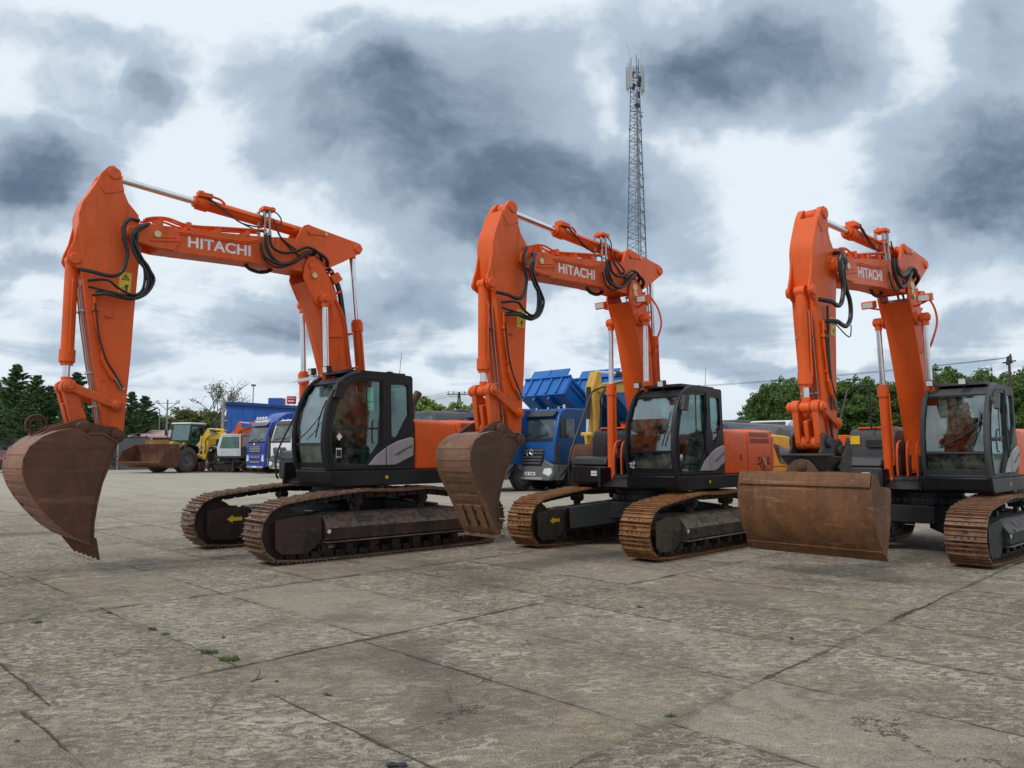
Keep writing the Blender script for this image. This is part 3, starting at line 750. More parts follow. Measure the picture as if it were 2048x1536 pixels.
def make_upper(root, cfg):
    k = cfg['k']
    d = MB()
    # deck with side skirts; deeper box under the cab
    d.prism_ngon([(1.16, 1.30), (1.10, 1.10), (1.02, 1.05), (-2.25, 1.07), (-2.35, 1.14), (-2.35, 1.30)], .30, 1.34)
    d.prism_ngon([(.60, 1.12), (.45, 1.03), (-2.15, 1.07), (-2.25, 1.30), (.60, 1.30)], -1.34, -.45)
    d.prism_ngon([(.98, 1.08), (.75, 1.02), (-2.0, 1.02), (-2.0, 1.28), (.55, 1.28)], -.45, .30)
    d.box(.62, 1.02, -.42, -.36, 1.05, 1.42); d.box(.62, 1.02, .22, .28, 1.05, 1.42)
    dk = d.build('deck', cfg['deck'], root, bevel=.02)
    m = MB(); m.box(.09, .14, 1.341, 1.345, 1.16, 1.21); m.build('small_label', 'yellow', dk, smooth=0)
    # orange side doors, hood and counterweight
    om = cfg['cover']
    c = MB()
    def rounded(x0, x1, ytop, sh=.10):
        y = 1.34
        prof = [(.30, 1.305), (y, 1.305), (y, ytop-.16), (y-.03, ytop-.05), (y-.12, ytop), (.30, ytop+.02)]
        c.prism_x(prof, x0, x1)
    rounded(-1.295, -.435, 2.12); rounded(-2.30, -1.305, 2.13)
    c.prism_x([(-1.34, 1.305), (.29, 1.305), (.29, 2.12), (-.5, 2.18), (-1.25, 2.14), (-1.34, 2.0)], -2.30, -1.0)
    c.prism_x([(-.45, 1.305), (.29, 1.305), (.29, 1.95), (-.45, 1.95)], -1.0, -.45)
    cov = c.build('engine_cover', om, root, bevel=.03, segs=3)
    # slatted grille on the rear door, latch, moulded swoosh
    g = MB()
    for (z0, z1) in ((1.985, 2.085), (1.86, 1.955)):
        for i in range(30):
            x = -1.40-i*.027; yt = 1.342 if z1 < 1.97 else 1.33
            if z1 < 1.97: g.add([(x, 1.342, z0), (x-.012, 1.342, z0), (x-.022, 1.342, z1), (x-.010, 1.342, z1)], [(0,1,2,3)])
            else: g.add([(x, 1.343, z0), (x-.012, 1.343, z0), (x-.020, 1.318, z1), (x-.008, 1.318, z1)], [(0,1,2,3)])
    for v in range(len(g.v)): pass
    g.build('grille', 'plastic', cov, smooth=0)
    g = MB(); g.box(-1.09, -1.01, 1.341, 1.346, 1.55, 1.65); g.box(-1.075, -1.025, 1.345, 1.35, 1.565, 1.635, 1)
    g.build('latch', ['plastic', cfg['cover']], cov, smooth=0)
    cw = MB()
    n = 14; pl = [(-2.31, 1.335)]
    for i in range(n+1):
        t = i/n; a = math.pi*t
        pl.append((-2.34-.38*math.sin(a)**.55, 1.335*math.cos(a)))
    pl.append((-2.31, -1.335))
    cw.prism_z(pl, 1.10, 2.02); cw.prism_z([(max(x*.985, -9)-.03, y*.97) for x, y in pl], 2.02, 2.12)
    cw.build('counterweight', om, root, bevel=.035, segs=3)
    # right front: tool box, fuel tank, handrail and step
    t = MB()
    t.prism_ngon([(.64, 1.14), (.60, 1.09), (.0, 1.09), (.0, 1.44), (.64, 1.44)], -1.33, -.52)
    t.prism_ngon([(.66, 1.45), (.60, 1.58), (.50, 1.61), (.04, 1.62), (.02, 1.45)], -1.34, -.51)
    tb = t.build('tool_box', 'cabgrey' if k < 3 else 'cabpale', root, bevel=.03, segs=3)
    l = MB(); l.box(.641, .655, -.86, -.70, 1.24, 1.36); l.build('marker_lamp', 'plastic', tb, bevel=.01)
    l = MB(); l.box(.656, .662, -.85, -.71, 1.30, 1.345); l.box(.656, .662, -.85, -.71, 1.252, 1.288); l.build('lamp_lens', 'lens', tb)
    t = MB(); t.prism_ngon([(.0, 1.31), (.0, 1.95), (-.05, 2.10), (-.14, 2.15), (-.98, 2.15), (-.98, 1.31)], -1.34, -.47)
    tk = t.build('fuel_tank', 'cabgrey' if k < 3 else 'cabpale', root, bevel=.045, segs=3)
    t = MB(); t.box(.002, .012, -1.02, -.62, 1.82, 1.94); t.box(.003, .04, -.98, -.66, 1.80, 1.83); t.build('tank_recess', 'plastic', tk, bevel=.006)
    t = MB(); t.box(-.9, -.10, -1.2, -.6, 2.15, 2.185); t.cyl((-.35, -.80, 2.15), (-.35, -.80, 2.28), .055, n=14); t.build('filler_neck', 'orange', tk, bevel=.01)
    t = MB(); t.cyl((-.35, -.80, 2.28), (-.35, -.80, 2.31), .075, n=14); t.build('filler_cap', 'plastic', tk)
    if k == 3:
        s = MB(); s.box(.013, .018, -1.30, -1.12, 1.86, 2.02); s.build('sticker', 'yellow', tk, smooth=0)
    r = MB()
    r.tube([(.62, -1.38, 1.10), (.66, -1.385, 1.22), (.64, -1.385, 1.60), (.30, -1.36, 2.30), (.02, -1.33, 2.85), (-.03, -1.28, 2.93), (.02, -1.10, 2.97), (.08, -.95, 2.97), (.09, -.88, 2.90), (.05, -.88, 2.14)], .019, 8)
    r.beam((.66, -1.38, 1.50), (.52, -1.33, 1.50), .03, .02)
    r.build('handrail', 'plastic', root)
    m = MB(); m.tube([(.66, -1.39, 1.42), (.70, -1.62, 1.42)], .012, 6); m.cyl((.70, -1.62, 1.30), (.70, -1.62, 1.46), .01, n=6)
    m.box(.68, .70, -1.70, -1.58, 1.46, 1.86); m.build('front_mirror', 'plastic', root, bevel=.008)
    # exhaust stack
    e = MB(); e.cyl((-1.72, -.62, 2.14), (-1.72, -.62, 2.42), .085, n=18); e.tube([(-1.72, -.62, 2.40), (-1.75, -.62, 2.52), (-1.83, -.62, 2.64), (-1.90, -.62, 2.74)], .08, 16)
    e.build('exhaust_pipe', 'frame1', root)

def make_front(root, cfg):
    P = cfg['pins']; k = cfg['k']; paintm = cfg['boom']
    sub = lambda f, pts: [f(p) for p in pts]
    up = sim((.92, 4.66), (3.69, 4.67), P['knuckle'], P['boomarm'])
    low = sim((0.0, 1.55), (.92, 4.66), (0.0, 1.50), P['knuckle'])
    ar = sim((3.69, 4.67), (3.77, 1.81), P['boomarm'], P['armtip'])
    K, A, TIP = P['knuckle'], P['boomarm'], P['armtip']
    def V(p, y): return (p[0], y, p[1])
    # ---- lower boom
    b = MB()
    fr = [(1.02, 4.39), (.90, 4.16), (.75, 3.76), (.60, 3.27), (.50, 2.92), (.36, 2.40), (.22, 1.90), (.16, 1.45)]
    rr = [(-.18, 1.45), (-.12, 1.85), (.02, 2.40), (.13, 2.93), (.20, 3.27), (.25, 3.61), (.33, 3.94), (.47, 4.27), (.64, 4.50)]
    body = sub(low, fr+rr); b.prism_ngon(body, -.235, .235)
    lug = sub(low, [(1.07, 4.45), (1.05, 4.66), (.98, 4.79), (.88, 4.82), (.78, 4.77), (.60, 4.50), (.44, 4.20), (.55, 4.02), (.78, 3.98), (.92, 4.16)])
    b.prism_ngon(lug, .225, .262); b.prism_ngon(lug, -.262, -.225)
    lb = b.build('lower_boom', paintm, root, bevel=.012)
    m = MB(); m.cyl(V(K, -.285), V(K, .285), .072, n=20)
    m.prism_ngon([(K[0]-.055, K[1]+.06), (K[0]+.05, K[1]+.06), (K[0]+.02, K[1]-.22), (K[0]-.085, K[1]-.22)], .262, .278)
    m.build('knuckle_pin', paintm if k == 1 else 'brass', lb, bevel=.008)
    m = MB(); m.cyl((K[0]-.035, .28, K[1]-.17), (K[0]-.035, .30, K[1]-.17), .045, n=16); m.build('pin_bolt', 'brass', lb)
    # conduits on the near side of the lower boom
    m = MB()
    for o, r_ in ((.05, .012), (.09, .012)):
        m.tube([V(low(p), .25) for p in [(.60-o*.3, 4.35), (.38-o, 3.85), (.30-o, 3.4), (.23-o, 2.95), (.12-o, 2.4), (.0-o, 1.9)]], r_, 6)
    m.tube([V(low(p), .275) for p in [(.62, 4.10), (.55, 4.0), (.52, 3.75), (.58, 3.55)]], .008, 6)
    m.beam(V(low((.60, 3.52)), .25), V(low((.34, 3.55)), .25), .02, .02)
    m.build('steel_pipe', paintm, lb)
    m = MB()
    offs = [(-.10, .14), (-.13, .05), (-.12, -.04), (-.10, -.12), (-.16, .10)]
    for dx, y in offs:
        q = [(.95+dx*.2, 4.98), (.78+dx*.5, 4.86), (.62+dx, 4.66), (.46+dx, 4.38), (.38+dx, 4.0), (.31+dx, 3.6), (.25+dx, 3.2), (.18+dx, 2.9), (.05+dx, 2.4), (-.12+dx, 1.9)]
        m.tube([V(low(p), y) for p in q], .019, 7)
    m.build('boom_hose', 'rubber', lb)
    for t in ((.57, 4.62, 40), (.40, 4.30, 25), (.16, 3.62, 12), (.06, 3.05, 14)):
        p = low((t[0], t[1])); m = MB(); m.obox((p[0]-.02, .03, p[1]), (.10, .42, .035), Matrix.Rotation(R(t[2]), 3, 'Y')); m.build('hose_clamp', paintm, lb, bevel=.008)
    m = MB()
    p = low((.52, 4.52)); m.obox((p[0]-.06, .20, p[1]), (.17, .13, .15), Matrix.Rotation(R(38), 3, 'Y'))
    m.build('junction_box', paintm, lb, bevel=.008)
    # ---- upper boom
    outl = [(3.73, 4.78), (3.57, 4.80), (3.32, 4.84), (3.01, 4.86), (2.39, 4.93), (1.88, 4.98), (1.19, 5.07), (1.10, 5.25), (1.05, 5.32), (.98, 5.35), (.88, 5.33), (.23, 5.24), (.07, 5.22), (-.02, 5.20), (-.07, 5.12), (-.02, 5.03), (.06, 4.99), (.31, 4.83), (.54, 4.70), (.73, 4.60), (.90, 4.535), (1.98, 4.545), (2.38, 4.53), (3.04, 4.50), (3.32, 4.50), (3.52, 4.52), (3.70, 4.56), (3.78, 4.62), (3.79, 4.72)]
    b = MB(); w = .205 
    body = [p for p in outl]
    b.prism(sub(up, [(3.45, 4.80), (3.32, 4.84), (3.01, 4.86), (2.39, 4.93), (1.88, 4.98), (1.19, 5.07), (.60, 5.12), (.23, 5.10), (.20, 4.92), (.31, 4.83), (.54, 4.70), (.73, 4.60), (.90, 4.535), (1.98, 4.545), (2.38, 4.53), (3.04, 4.50), (3.30, 4.50)]), -.20, .20)
    # side plates of the tail carry the cylinders
    tail = [(1.55, 5.025), (1.19, 5.07), (1.10, 5.25), (1.05, 5.32), (.98, 5.35), (.88, 5.33), (.23, 5.24), (.07, 5.22), (-.02, 5.20), (-.07, 5.12), (-.02, 5.03), (.06, 4.99), (.31, 4.83), (.54, 4.70), (.73, 4.60), (.90, 4.535), (1.55, 4.54)]
    for s in (-1, 1):
        b.prism(sub(up, tail), min(s*.17, s*.215), max(s*.17, s*.215))
        fork = [(3.73, 4.79), (3.35, 4.84), (3.12, 4.855), (3.02, 4.70), (3.12, 4.51), (3.32, 4.505), (3.70, 4.55), (3.80, 4.62), (3.81, 4.72)]
        b.prism(sub(up, fork), min(s*.19, s*.255), max(s*.19, s*.255))
        r1, r2 = up((3.45, 4.60)), up((3.05, 4.66)); b.beam(V(r1, s*.26), V(r2, s*.26), .02, .03)
        r1, r2 = up((3.42, 4.65)), up((3.10, 4.70)); b.beam(V(r1, s*.26), V(r2, s*.26), .016, .02)
    b.prism_ngon(sub(up, [(.85, 5.335), (.23, 5.245), (.26, 5.225), (.85, 5.31)]), -.17, .17)
    ub = b.build('upper_boom', paintm, root, bevel=.012)
    m = MB(); cf = up((.93, 5.245)); tl = up((.03, 5.11))
    m.cyl(V(cf, -.24), V(cf, .24), .07, n=20)
    m.prism_ngon([(cf[0]+.02, cf[1]+.06), (cf[0]-.30, cf[1]+.03), (cf[0]-.31, cf[1]-.03), (cf[0]+.0, cf[1]-.06)], .215, .232)
    m.build('boom_pin', paintm, ub, bevel=.008)
    m = MB(); m.cyl(V(tl, -.245), V(tl, .245), .075, n=20); m.build('boom_pin', paintm, ub, bevel=.008)
    m = MB(); m.cyl(V(A, -.275), V(A, .275), .085, n=20); m.build('boom_pin', paintm, ub, bevel=.008)
    m = MB(); q = up((3.36, 4.70)); m.cyl(V(q, .255), V(q, .275), .048, n=16); q = up((.66, 5.235)); m.cyl(V(q, .23), V(q, .245), .025, n=12)
    m.build('pin_bolt', 'brass', ub)
    # lettering
    c = up((2.45, 4.675)); c2 = up((2.95, 4.70)); ang = -math.atan2(up((1.97, 4.555))[1]-up((2.94, 4.612))[1], -(up((1.97, 4.555))[0]-up((2.94, 4.612))[0]))
    tl_ = math.atan2(up((2.94, 4.61))[1]-up((1.97, 4.64))[1], up((2.94, 4.61))[0]-up((1.97, 4.64))[0])
    mx = Matrix.Translation((c[0]-.02, .202, c[1]+.02)) @ Matrix.Rotation(-tl_, 4, 'Y') @ Matrix(((-1,0,0,0),(0,0,1,0),(0,1,0,0),(0,0,0,1)))
    text_mesh('lettering', 'HITACHI', .225, 'white', ub, mx, .0015, .006, sx=1.08, spacing=1.04)
    # pipes and hoses on the boom
    m = MB()
    sp = [(3.49, 4.75), (3.32, 4.79), (3.09, 4.775), (2.89, 4.79), (2.49, 4.80), (2.06, 4.83), (1.84, 4.90)]
    for dz in (0, .028): m.tube([V((up(p)[0], up(p)[1]+dz), .225) for p in sp], .008, 6)
    tp = [(3.50, 4.92), (3.36, 4.97), (3.18, 4.99), (2.89, 4.95), (2.37, 5.02), (1.68, 5.12)]
    for y in (.16, .06, -.08): m.tube([V(up(p), y) for p in tp], .017, 7)
    for t in (3.30, 2.9, 2.45, 2.0): q = up((t, 4.94+(3.0-t)*.06)); m.box(q[0]-.03, q[0]+.03, -.12, .20, q[1]-.06, q[1]+.04)
    m.build('steel_pipe', paintm, ub, bevel=0)
    H = [[(3.6, 4.87), (3.76, 4.82), (3.83, 4.7), (3.82, 4.52), (3.77, 4.32), (3.82, 4.08), (3.92, 3.99), (4.05, 3.98), (4.19, 4.0), (4.34, 4.03)],
         [(3.45, 4.84), (3.6, 4.75), (3.68, 4.61), (3.68, 4.47), (3.6, 4.29), (3.5, 4.17), (3.45, 4.0), (3.49, 3.84), (3.63, 3.72), (3.8, 3.72), (3.98, 3.74), (4.11, 3.73)],
         [(3.49, 4.81), (3.65, 4.66), (3.66, 4.46), (3.57, 4.22), (3.54, 3.99), (3.58, 3.81), (3.7, 3.75), (3.88, 3.82), (4.02, 3.91), (4.22, 3.89)],
         [(3.45, 4.83), (3.67, 4.67), (3.71, 4.53), (3.61, 4.31), (3.49, 4.14), (3.42, 3.99), (3.52, 3.78), (3.7, 3.69), (3.89, 3.73), (4.21, 3.81)]]
    m = MB()
    use = H if k < 3 else [H[1], H[0]]
    for i, h in enumerate(use):
        f1 = lambda p: up(p) if p[1] > 4.6 else lerp(ar(p), up(p), max(0, (p[1]-4.1)/.5))
        pts = [V(f1(p), .335+.02*i) for p in h]; pts[0] = (pts[0][0], .18, pts[0][2]); pts[-1] = (pts[-1][0], .24, pts[-1][2])
        m.tube(pts, (.027, .030, .019, .017)[i] if k < 3 else .032, 8)
        if k < 3 and i == 1: m.tube([(p[0]+.05, p[1]+.03, p[2]-.03) for p in pts], .022, 8)
    if k == 3: m.tube([V(ar((3.95, 3.72)), .30), V(ar((3.6, 3.55)), .36), V(ar((3.52, 3.75)), .36)], .009, 6)
    m.build('arm_hose', 'rubber', ub)
    RR = [[(1.75, 5.0), (1.74, 4.84), (1.64, 4.66), (1.46, 4.58), (1.25, 4.66), (1.06, 4.83), (0.89, 4.89), (0.68, 4.79), (0.58, 4.66)],
          [(1.7, 5.0), (1.65, 4.82), (1.46, 4.76), (1.23, 4.83), (1.04, 4.93), (0.84, 4.87), (0.66, 4.74)],
          [(1.85, 4.84), (1.78, 4.64), (1.55, 4.56), (1.36, 4.6), (1.18, 4.72), (0.99, 4.87), (0.79, 4.86)],
          [(1.62, 5.16), (1.54, 5.0), (1.35, 4.88), (1.11, 4.88)]]
    m = MB()
    for i, h in enumerate(RR): 
        if k == 3 and i > 1: continue
        pts = [V(up(p), .30+.02*i) for p in h]; pts[-1] = (pts[-1][0], .14, pts[-1][2])
        m.tube(pts, (.031, .024, .026, .014)[i] if k < 3 else .034, 8)
    m.tube([V(up(p), .24) for p in [(1.80, 4.80), (1.72, 4.60), (1.52, 4.52), (1.30, 4.62), (1.12, 4.78), (.96, 4.84), (.80, 4.80)]], .013, 6)
    m.tube([V(up(p), .23) for p in [(1.60, 5.30), (1.50, 5.08), (1.38, 4.95), (1.15, 4.80), (.95, 4.78)]], .012, 6)
    m.tube([V(up(p), .12) for p in [(2.61, 5.45), (2.33, 5.3), (2.07, 5.16), (1.73, 5.16)]], .012, 6)
    m.tube([V(up(p), .16) for p in [(2.61, 5.42), (2.28, 5.24), (2.0, 5.12), (1.6, 5.06)]], .010, 6)
    if k < 3: m.tube([V(up((1.62+.16*math.cos(R(a))-.03, 5.30+.15*math.sin(R(a)))), .16) for a in range(-80, 240, 40)], .011, 6)
    m.tube([V(up(p), .0) for p in [(1.95, 4.56), (1.88, 4.49), (1.72, 4.46), (1.58, 4.49), (1.50, 4.55)]], .03, 8)
    m.build('boom_hose', 'rubber', ub)
    m = MB()
    for dx, y in ((0, .16), (.06, .06), (-.06, .20)):
        q0, q1 = up((1.72+dx, 5.42)), up((1.70+dx, 5.00)); m.cyl(V(q0, y), V(q1, y), .017, n=8)
        m.cyl(V(q0, y), V(lerp(q0, q1, .25), y), .026, n=6); m.cyl(V(lerp(q0, q1, .75), y), V(q1, y), .026, n=6)
    m.build('hose_fitting', 'steel', ub)
    m = MB(); q = up((1.66, 5.46)); m.box(q[0]-.10, q[0]+.10, .02, .22, q[1]-.025, q[1]+.035); m.cyl((q[0]-.09, .12, q[1]+.03), (q[0]-.09, .12, q[1]+.07), .03, n=8); m.cyl((q[0]+.05, .08, q[1]+.03), (q[0]+.05, .08, q[1]+.065), .028, n=8)
    q2 = up((1.66, 5.28)); m.box(q2[0]-.08, q2[0]+.05, .10, .20, q2[1]-.03, q2[1]+.05)
    m.build('valve_block', paintm, ub, bevel=.01)
    # boom lamps on the smaller machines
    if k > 1:
        for y in (.47, -.45):
            q = low((.92, 4.42)); m = MB(); m.obox((q[0]+.02, y, q[1]), (.14, .22, .13), Matrix.Rotation(R(14), 3, 'Y')); m.beam((q[0]-.05, y, q[1]-.05), (q[0]-.14, y*.55, q[1]-.10), .03, .03)
            l = m.build('boom_lamp', paintm, lb, bevel=.008)
            m = MB(); m.obox((q[0]+.092, y, q[1]-.016), (.006, .17, .09), Matrix.Rotation(R(14), 3, 'Y')); m.build('lamp_lens', 'lens', l)
        m = MB(); m.tube([V(low((.50, 4.60)), .30), V(low((.38, 4.35)), .42), V(low((.30, 4.05)), .44), V(low((.38, 3.70)), .36), V(low((.30, 3.55)), .26)], .018, 7); m.build('guard_pipe', paintm, lb)
    # ---- cylinders
    def cylinder(name, p0, p1, y, rb, rr_, frac, cap=.09, flip=False, pm=None):
        pm = pm or paintm; p0, p1 = Vector(V(p0, y)), Vector(V(p1, y)); d = (p1-p0); L = d.length; u = d/L
        m = MB(); q = p0+d*frac
        m.cyl(p0+u*.05, q, rb, n=20); m.cyl(q-u*.16, q, rb*1.22, n=20); m.cyl(q-u*.01, q+u*.05, rb*.95, n=16)
        m.cyl((p0.x, y-rb*.9, p0.z), (p0.x, y+rb*.9, p0.z), rb*1.0, n=18)
        s = Vector((0, rb+.02, 0)); m.tube([q-u*.10+s, q-u*.3+s, p0+u*.35+s*1.0, p0+u*.28+s*.7], .013, 6)
        for k_ in range(10):
            a = 2*math.pi*k_/10; side = Vector((0, 1, 0)); oth = u.cross(side)
            c_ = q-u*.005+(side*math.cos(a)+oth*math.sin(a))*rb*1.05; m.cyl(c_, c_+u*.02, .012, n=6)
        o = m.build(name, pm, root, bevel=0)
        m = MB(); m.cyl(q+u*.04, p1-u*.06, rr_, n=18); m.build('piston_rod', 'chrome', o)
        m = MB(); m.cyl((p1.x, y-rb*.8, p1.z), (p1.x, y+rb*.8, p1.z), rr_*1.75, n=18); m.cyl(p1-u*.14, p1-u*.02, rr_*1.3, n=14)
        m.build('rod_eye', pm, o, bevel=.006)
        return o
    lr = low((.74, 4.11))
    for y in (.385, -.385):
        cylinder('lift_cylinder', (.62, 1.22), lr, y, .078, .047, .585)
    m = MB(); m.cyl(V(lr, -.47), V(lr, .47), .055, n=16); m.lathe(V(lr, .26), (0, 1, 0), [(0, .13), (.035, .12)], 20); m.lathe(V(lr, -.26), (0, -1, 0), [(0, .13), (.035, .12)], 20)
    m.build('lift_cylinder_pin', paintm, lb, bevel=.008)
    m = MB(); m.cyl((.62, -.48, 1.22), (.62, .48, 1.22), .06, n=14); m.build('foot_pin', 'black', root)
    cylinder('positioning_cylinder', low((-.30, 2.0)), tl, 0, .085, .05, .60)
    m = MB(); q = low((-.30, 2.0)); m.prism_ngon([(q[0]-.08, q[1]-.10), (q[0]+.25, q[1]-.2), (q[0]+.3, q[1]+.25), (q[0], q[1]+.1)], -.12, .12); m.build('cylinder_bracket', paintm, lb)
    cyo = cylinder('arm_cylinder', cf, P['armcylrod'], 0, .092, .05, .60)
    m = MB(); q = lerp(cf, P['armcylrod'], .58); m.box(q[0]-.14, q[0]+.08, .02, .14, q[1]+.07, q[1]+.14); m.tube([(q[0]-.10, .08, q[1]+.12), (q[0]-.26, .10, q[1]+.09), (q[0]-.34, .10, q[1]+.03)], .02, 7)
    m.box(q[0]-.02, q[0]+.06, -.04, .10, q[1]+.10, q[1]+.17)
    m.build('port_block', paintm, cyo, bevel=.012)
    cylinder('bucket_cylinder', P['bcyltop'], P['linkp'], 0, .082, .046, .80)
    # ---- arm
    b = MB()
    body = [(3.60, 4.95), (3.56, 4.72), (3.54, 4.44), (3.57, 4.18), (3.60, 3.55), (3.62, 2.86), (3.645, 2.4), (3.665, 1.88), (3.69, 1.76), (3.77, 1.725), (3.84, 1.78), (3.94, 1.88), (3.99, 2.28), (4.10, 2.82), (4.25, 3.75), (4.33, 4.40), (4.36, 4.80), (4.32, 4.98), (4.12, 5.38), (4.04, 5.44), (3.86, 5.34), (3.82, 5.28), (3.74, 5.10)]
    if k > 1: body = [(x, z) if z < 5.2 else (4.16 if x > 3.97 else 3.84, 5.38 if x > 3.9 else 5.33) for x, z in body if (x, z) != (4.04, 5.44)]
    b.prism(sub(ar, body), -.175, .175)
    for s in (-1, 1):
        top = [(4.11, 5.44), (4.02, 5.56), (3.95, 5.585), (3.88, 5.54), (3.85, 5.44), (3.80, 5.25), (4.05, 5.15), (4.16, 5.30)]
        b.prism(sub(ar, top), min(s*.10, s*.185), max(s*.10, s*.185))
        ear = [(4.33, 4.95), (4.35, 4.70), (4.40, 4.42), (4.45, 4.28), (4.47, 4.17), (4.43, 4.10), (4.35, 4.07), (4.25, 4.02), (4.10, 4.20), (4.15, 4.9)]
        b.prism(sub(ar, ear), min(s*.13, s*.165), max(s*.13, s*.165))
        b.cyl(V(ar((3.94, 5.47)), s*.18), V(ar((3.94, 5.47)), s*.205), .085, n=18)
        b.cyl(V(ar((4.37, 4.18)), s*.15), V(ar((4.37, 4.18)), s*.20), .075, n=18)
        b.cyl(V(A, s*.17), V(A, s*.19), .17, n=24)
    arm = b.build('arm', paintm, root, bevel=.012)
    m = MB()
    for y in (.10, .03, -.08): m.tube([V(ar(p), y) for p in [(4.22, 4.0), (4.28, 3.80), (4.13, 2.82), (4.02, 2.28), (3.99, 2.02)]], .009, 6, smooth=2)
    for p in ((4.235, 3.50), (4.09, 2.66), (4.02, 2.2)): q = ar(p); m.box(q[0]-.03, q[0]+.03, -.15, .11, q[1]-.012, q[1]+.012)
    m.build('arm_pipe', 'steel', arm)
    m = MB(); sp = [(4.12, 3.75), (4.11, 3.62), (4.08, 3.36), (4.01, 3.08), (3.975, 2.83)]
    m.tube([V(ar(p), .20) for p in sp], .024, 8); m.box(*(lambda q: (q[0]-.05, q[0]+.04, .175, .235, q[1]-.02, q[1]+.02))(ar((4.10, 3.52))))
    for p in ((3.93, 3.45), (3.84, 2.70), (4.0, 3.0)): q = ar(p); m.box(q[0]-.035, q[0]+.035, .175, .215, q[1]-.02, q[1]+.01)
    m.tube([V(ar(p), .21) for p in [(3.99, 2.86), (3.93, 2.74), (3.86, 2.62), (3.83, 2.58)]], .032, 8)
    m.build('auxiliary_pipe', paintm, arm, bevel=0)
    m = MB(); m.tube([V(ar(p), .235) for p in [(4.12, 3.60), (4.06, 3.2), (3.99, 2.95), (3.93, 2.80), (3.85, 2.68), (3.78, 2.56), (3.72, 2.46)]], .013, 7)
    if k == 3: m.tube([V(ar(p), .21) for p in [(3.98, 4.0), (3.97, 3.4), (3.93, 3.0), (3.88, 2.75), (3.92, 2.45), (3.93, 2.1), (3.80, 1.78)]], .017, 7)
    m.build('auxiliary_hose', 'rubber', arm)
    m = MB(); q0, q1 = ar((3.82, 2.60)), ar((3.71, 2.44)); m.cyl(V(q0, .21), V(q1, .21), .028, n=8); m.build('hose_coupling', 'steel', arm)
    q = [ar(p) for p in ((3.81, 4.09), (3.655, 4.09), (3.665, 3.81), (3.82, 3.81))] if k == 1 else [ar(p) for p in ((3.80, 3.86), (3.63, 3.86), (3.635, 3.58), (3.80, 3.58))]
    m = MB(); m.prism_ngon(q, .176, .179)
    st = m.build('warning_sticker', 'yellow', arm, smooth=0)
    m = MB(); c = lerp(q[0], q[2], .5); t = lerp(lerp(q[0], q[1], .5), lerp(q[2], q[3], .5), .25); d_ = .055
    tri = [(t[0], t[1]+d_), (t[0]-d_, t[1]-d_*.7), (t[0]+d_, t[1]-d_*.7)]; ins = [(t[0], t[1]+d_*.6), (t[0]-d_*.62, t[1]-d_*.45), (t[0]+d_*.62, t[1]-d_*.45)]
    m.plate(tri, [ins], .179, .181)
    t2 = lerp(lerp(q[0], q[1], .5), lerp(q[2], q[3], .5), .76)
    m.box(t2[0]-.035, t2[0]-.012, .179, .181, t2[1]-.05, t2[1]+.02); m.box(t2[0]-.012, t2[0]+.03, .179, .181, t2[1]-.012, t2[1]+.0); m.box(t2[0]-.045, t2[0], .179, .181, t2[1]+.01, t2[1]+.04)
    m.box(t[0]-.010, t[0]+.012, .179, .181, t[1]-.015, t[1]+.015)
    m.build('pictogram', 'blacktext', st, smooth=0)
    # ---- linkage
    LP, LA = P['linkp'], P['linkarm']; BL = P['bktlink']
    m = MB()
    for s in (-1, 1):
        m.beam(V(LP, s*.235), V(LA, s*.235), .035, .115); m.cyl(V(LP, s*.21), V(LP, s*.26), .078, n=18); m.cyl(V(LA, s*.21), V(LA, s*.27), .078, n=18)
        m.cyl(V(LP, s*.26), V(LP, s*.285), .05, n=14); m.cyl(V(LA, s*.27), V(LA, s*.29), .05, n=14)
    m.cyl(V(LP, -.2), V(LP, .2), .06, n=16)
    bk = m.build('bell_crank', cfg['link'], root, bevel=.012)
    m = MB()
    dx = (BL[0]-LP[0], BL[1]-LP[1]); L = math.hypot(*dx); n_ = (-dx[1]/L*.085, dx[0]/L*.085)
    lk = [(LP[0]+n_[0], LP[1]+n_[1]), (LP[0]-n_[0], LP[1]-n_[1]), (BL[0]-n_[0]*1.2, BL[1]-n_[1]*1.2), (BL[0]+n_[0]*1.2, BL[1]+n_[1]*1.2)]
    for s in (-1, 1): m.prism_ngon(lk, min(s*.10, s*.185), max(s*.10, s*.185)); m.cyl(V(LP, s*.09), V(LP, s*.20), .10, n=18); m.cyl(V(BL, s*.06), V(BL, s*.19), .095, n=18)
    c0, c1 = lerp(LP, BL, .35), lerp(LP, BL, .95); m.beam(V(c0, 0), V(c1, 0), .22, .06); m.cyl(V(BL, -.19), V(BL, .19), .085, n=16)
    m.build('bucket_link', cfg['link'], root, bevel=.012)

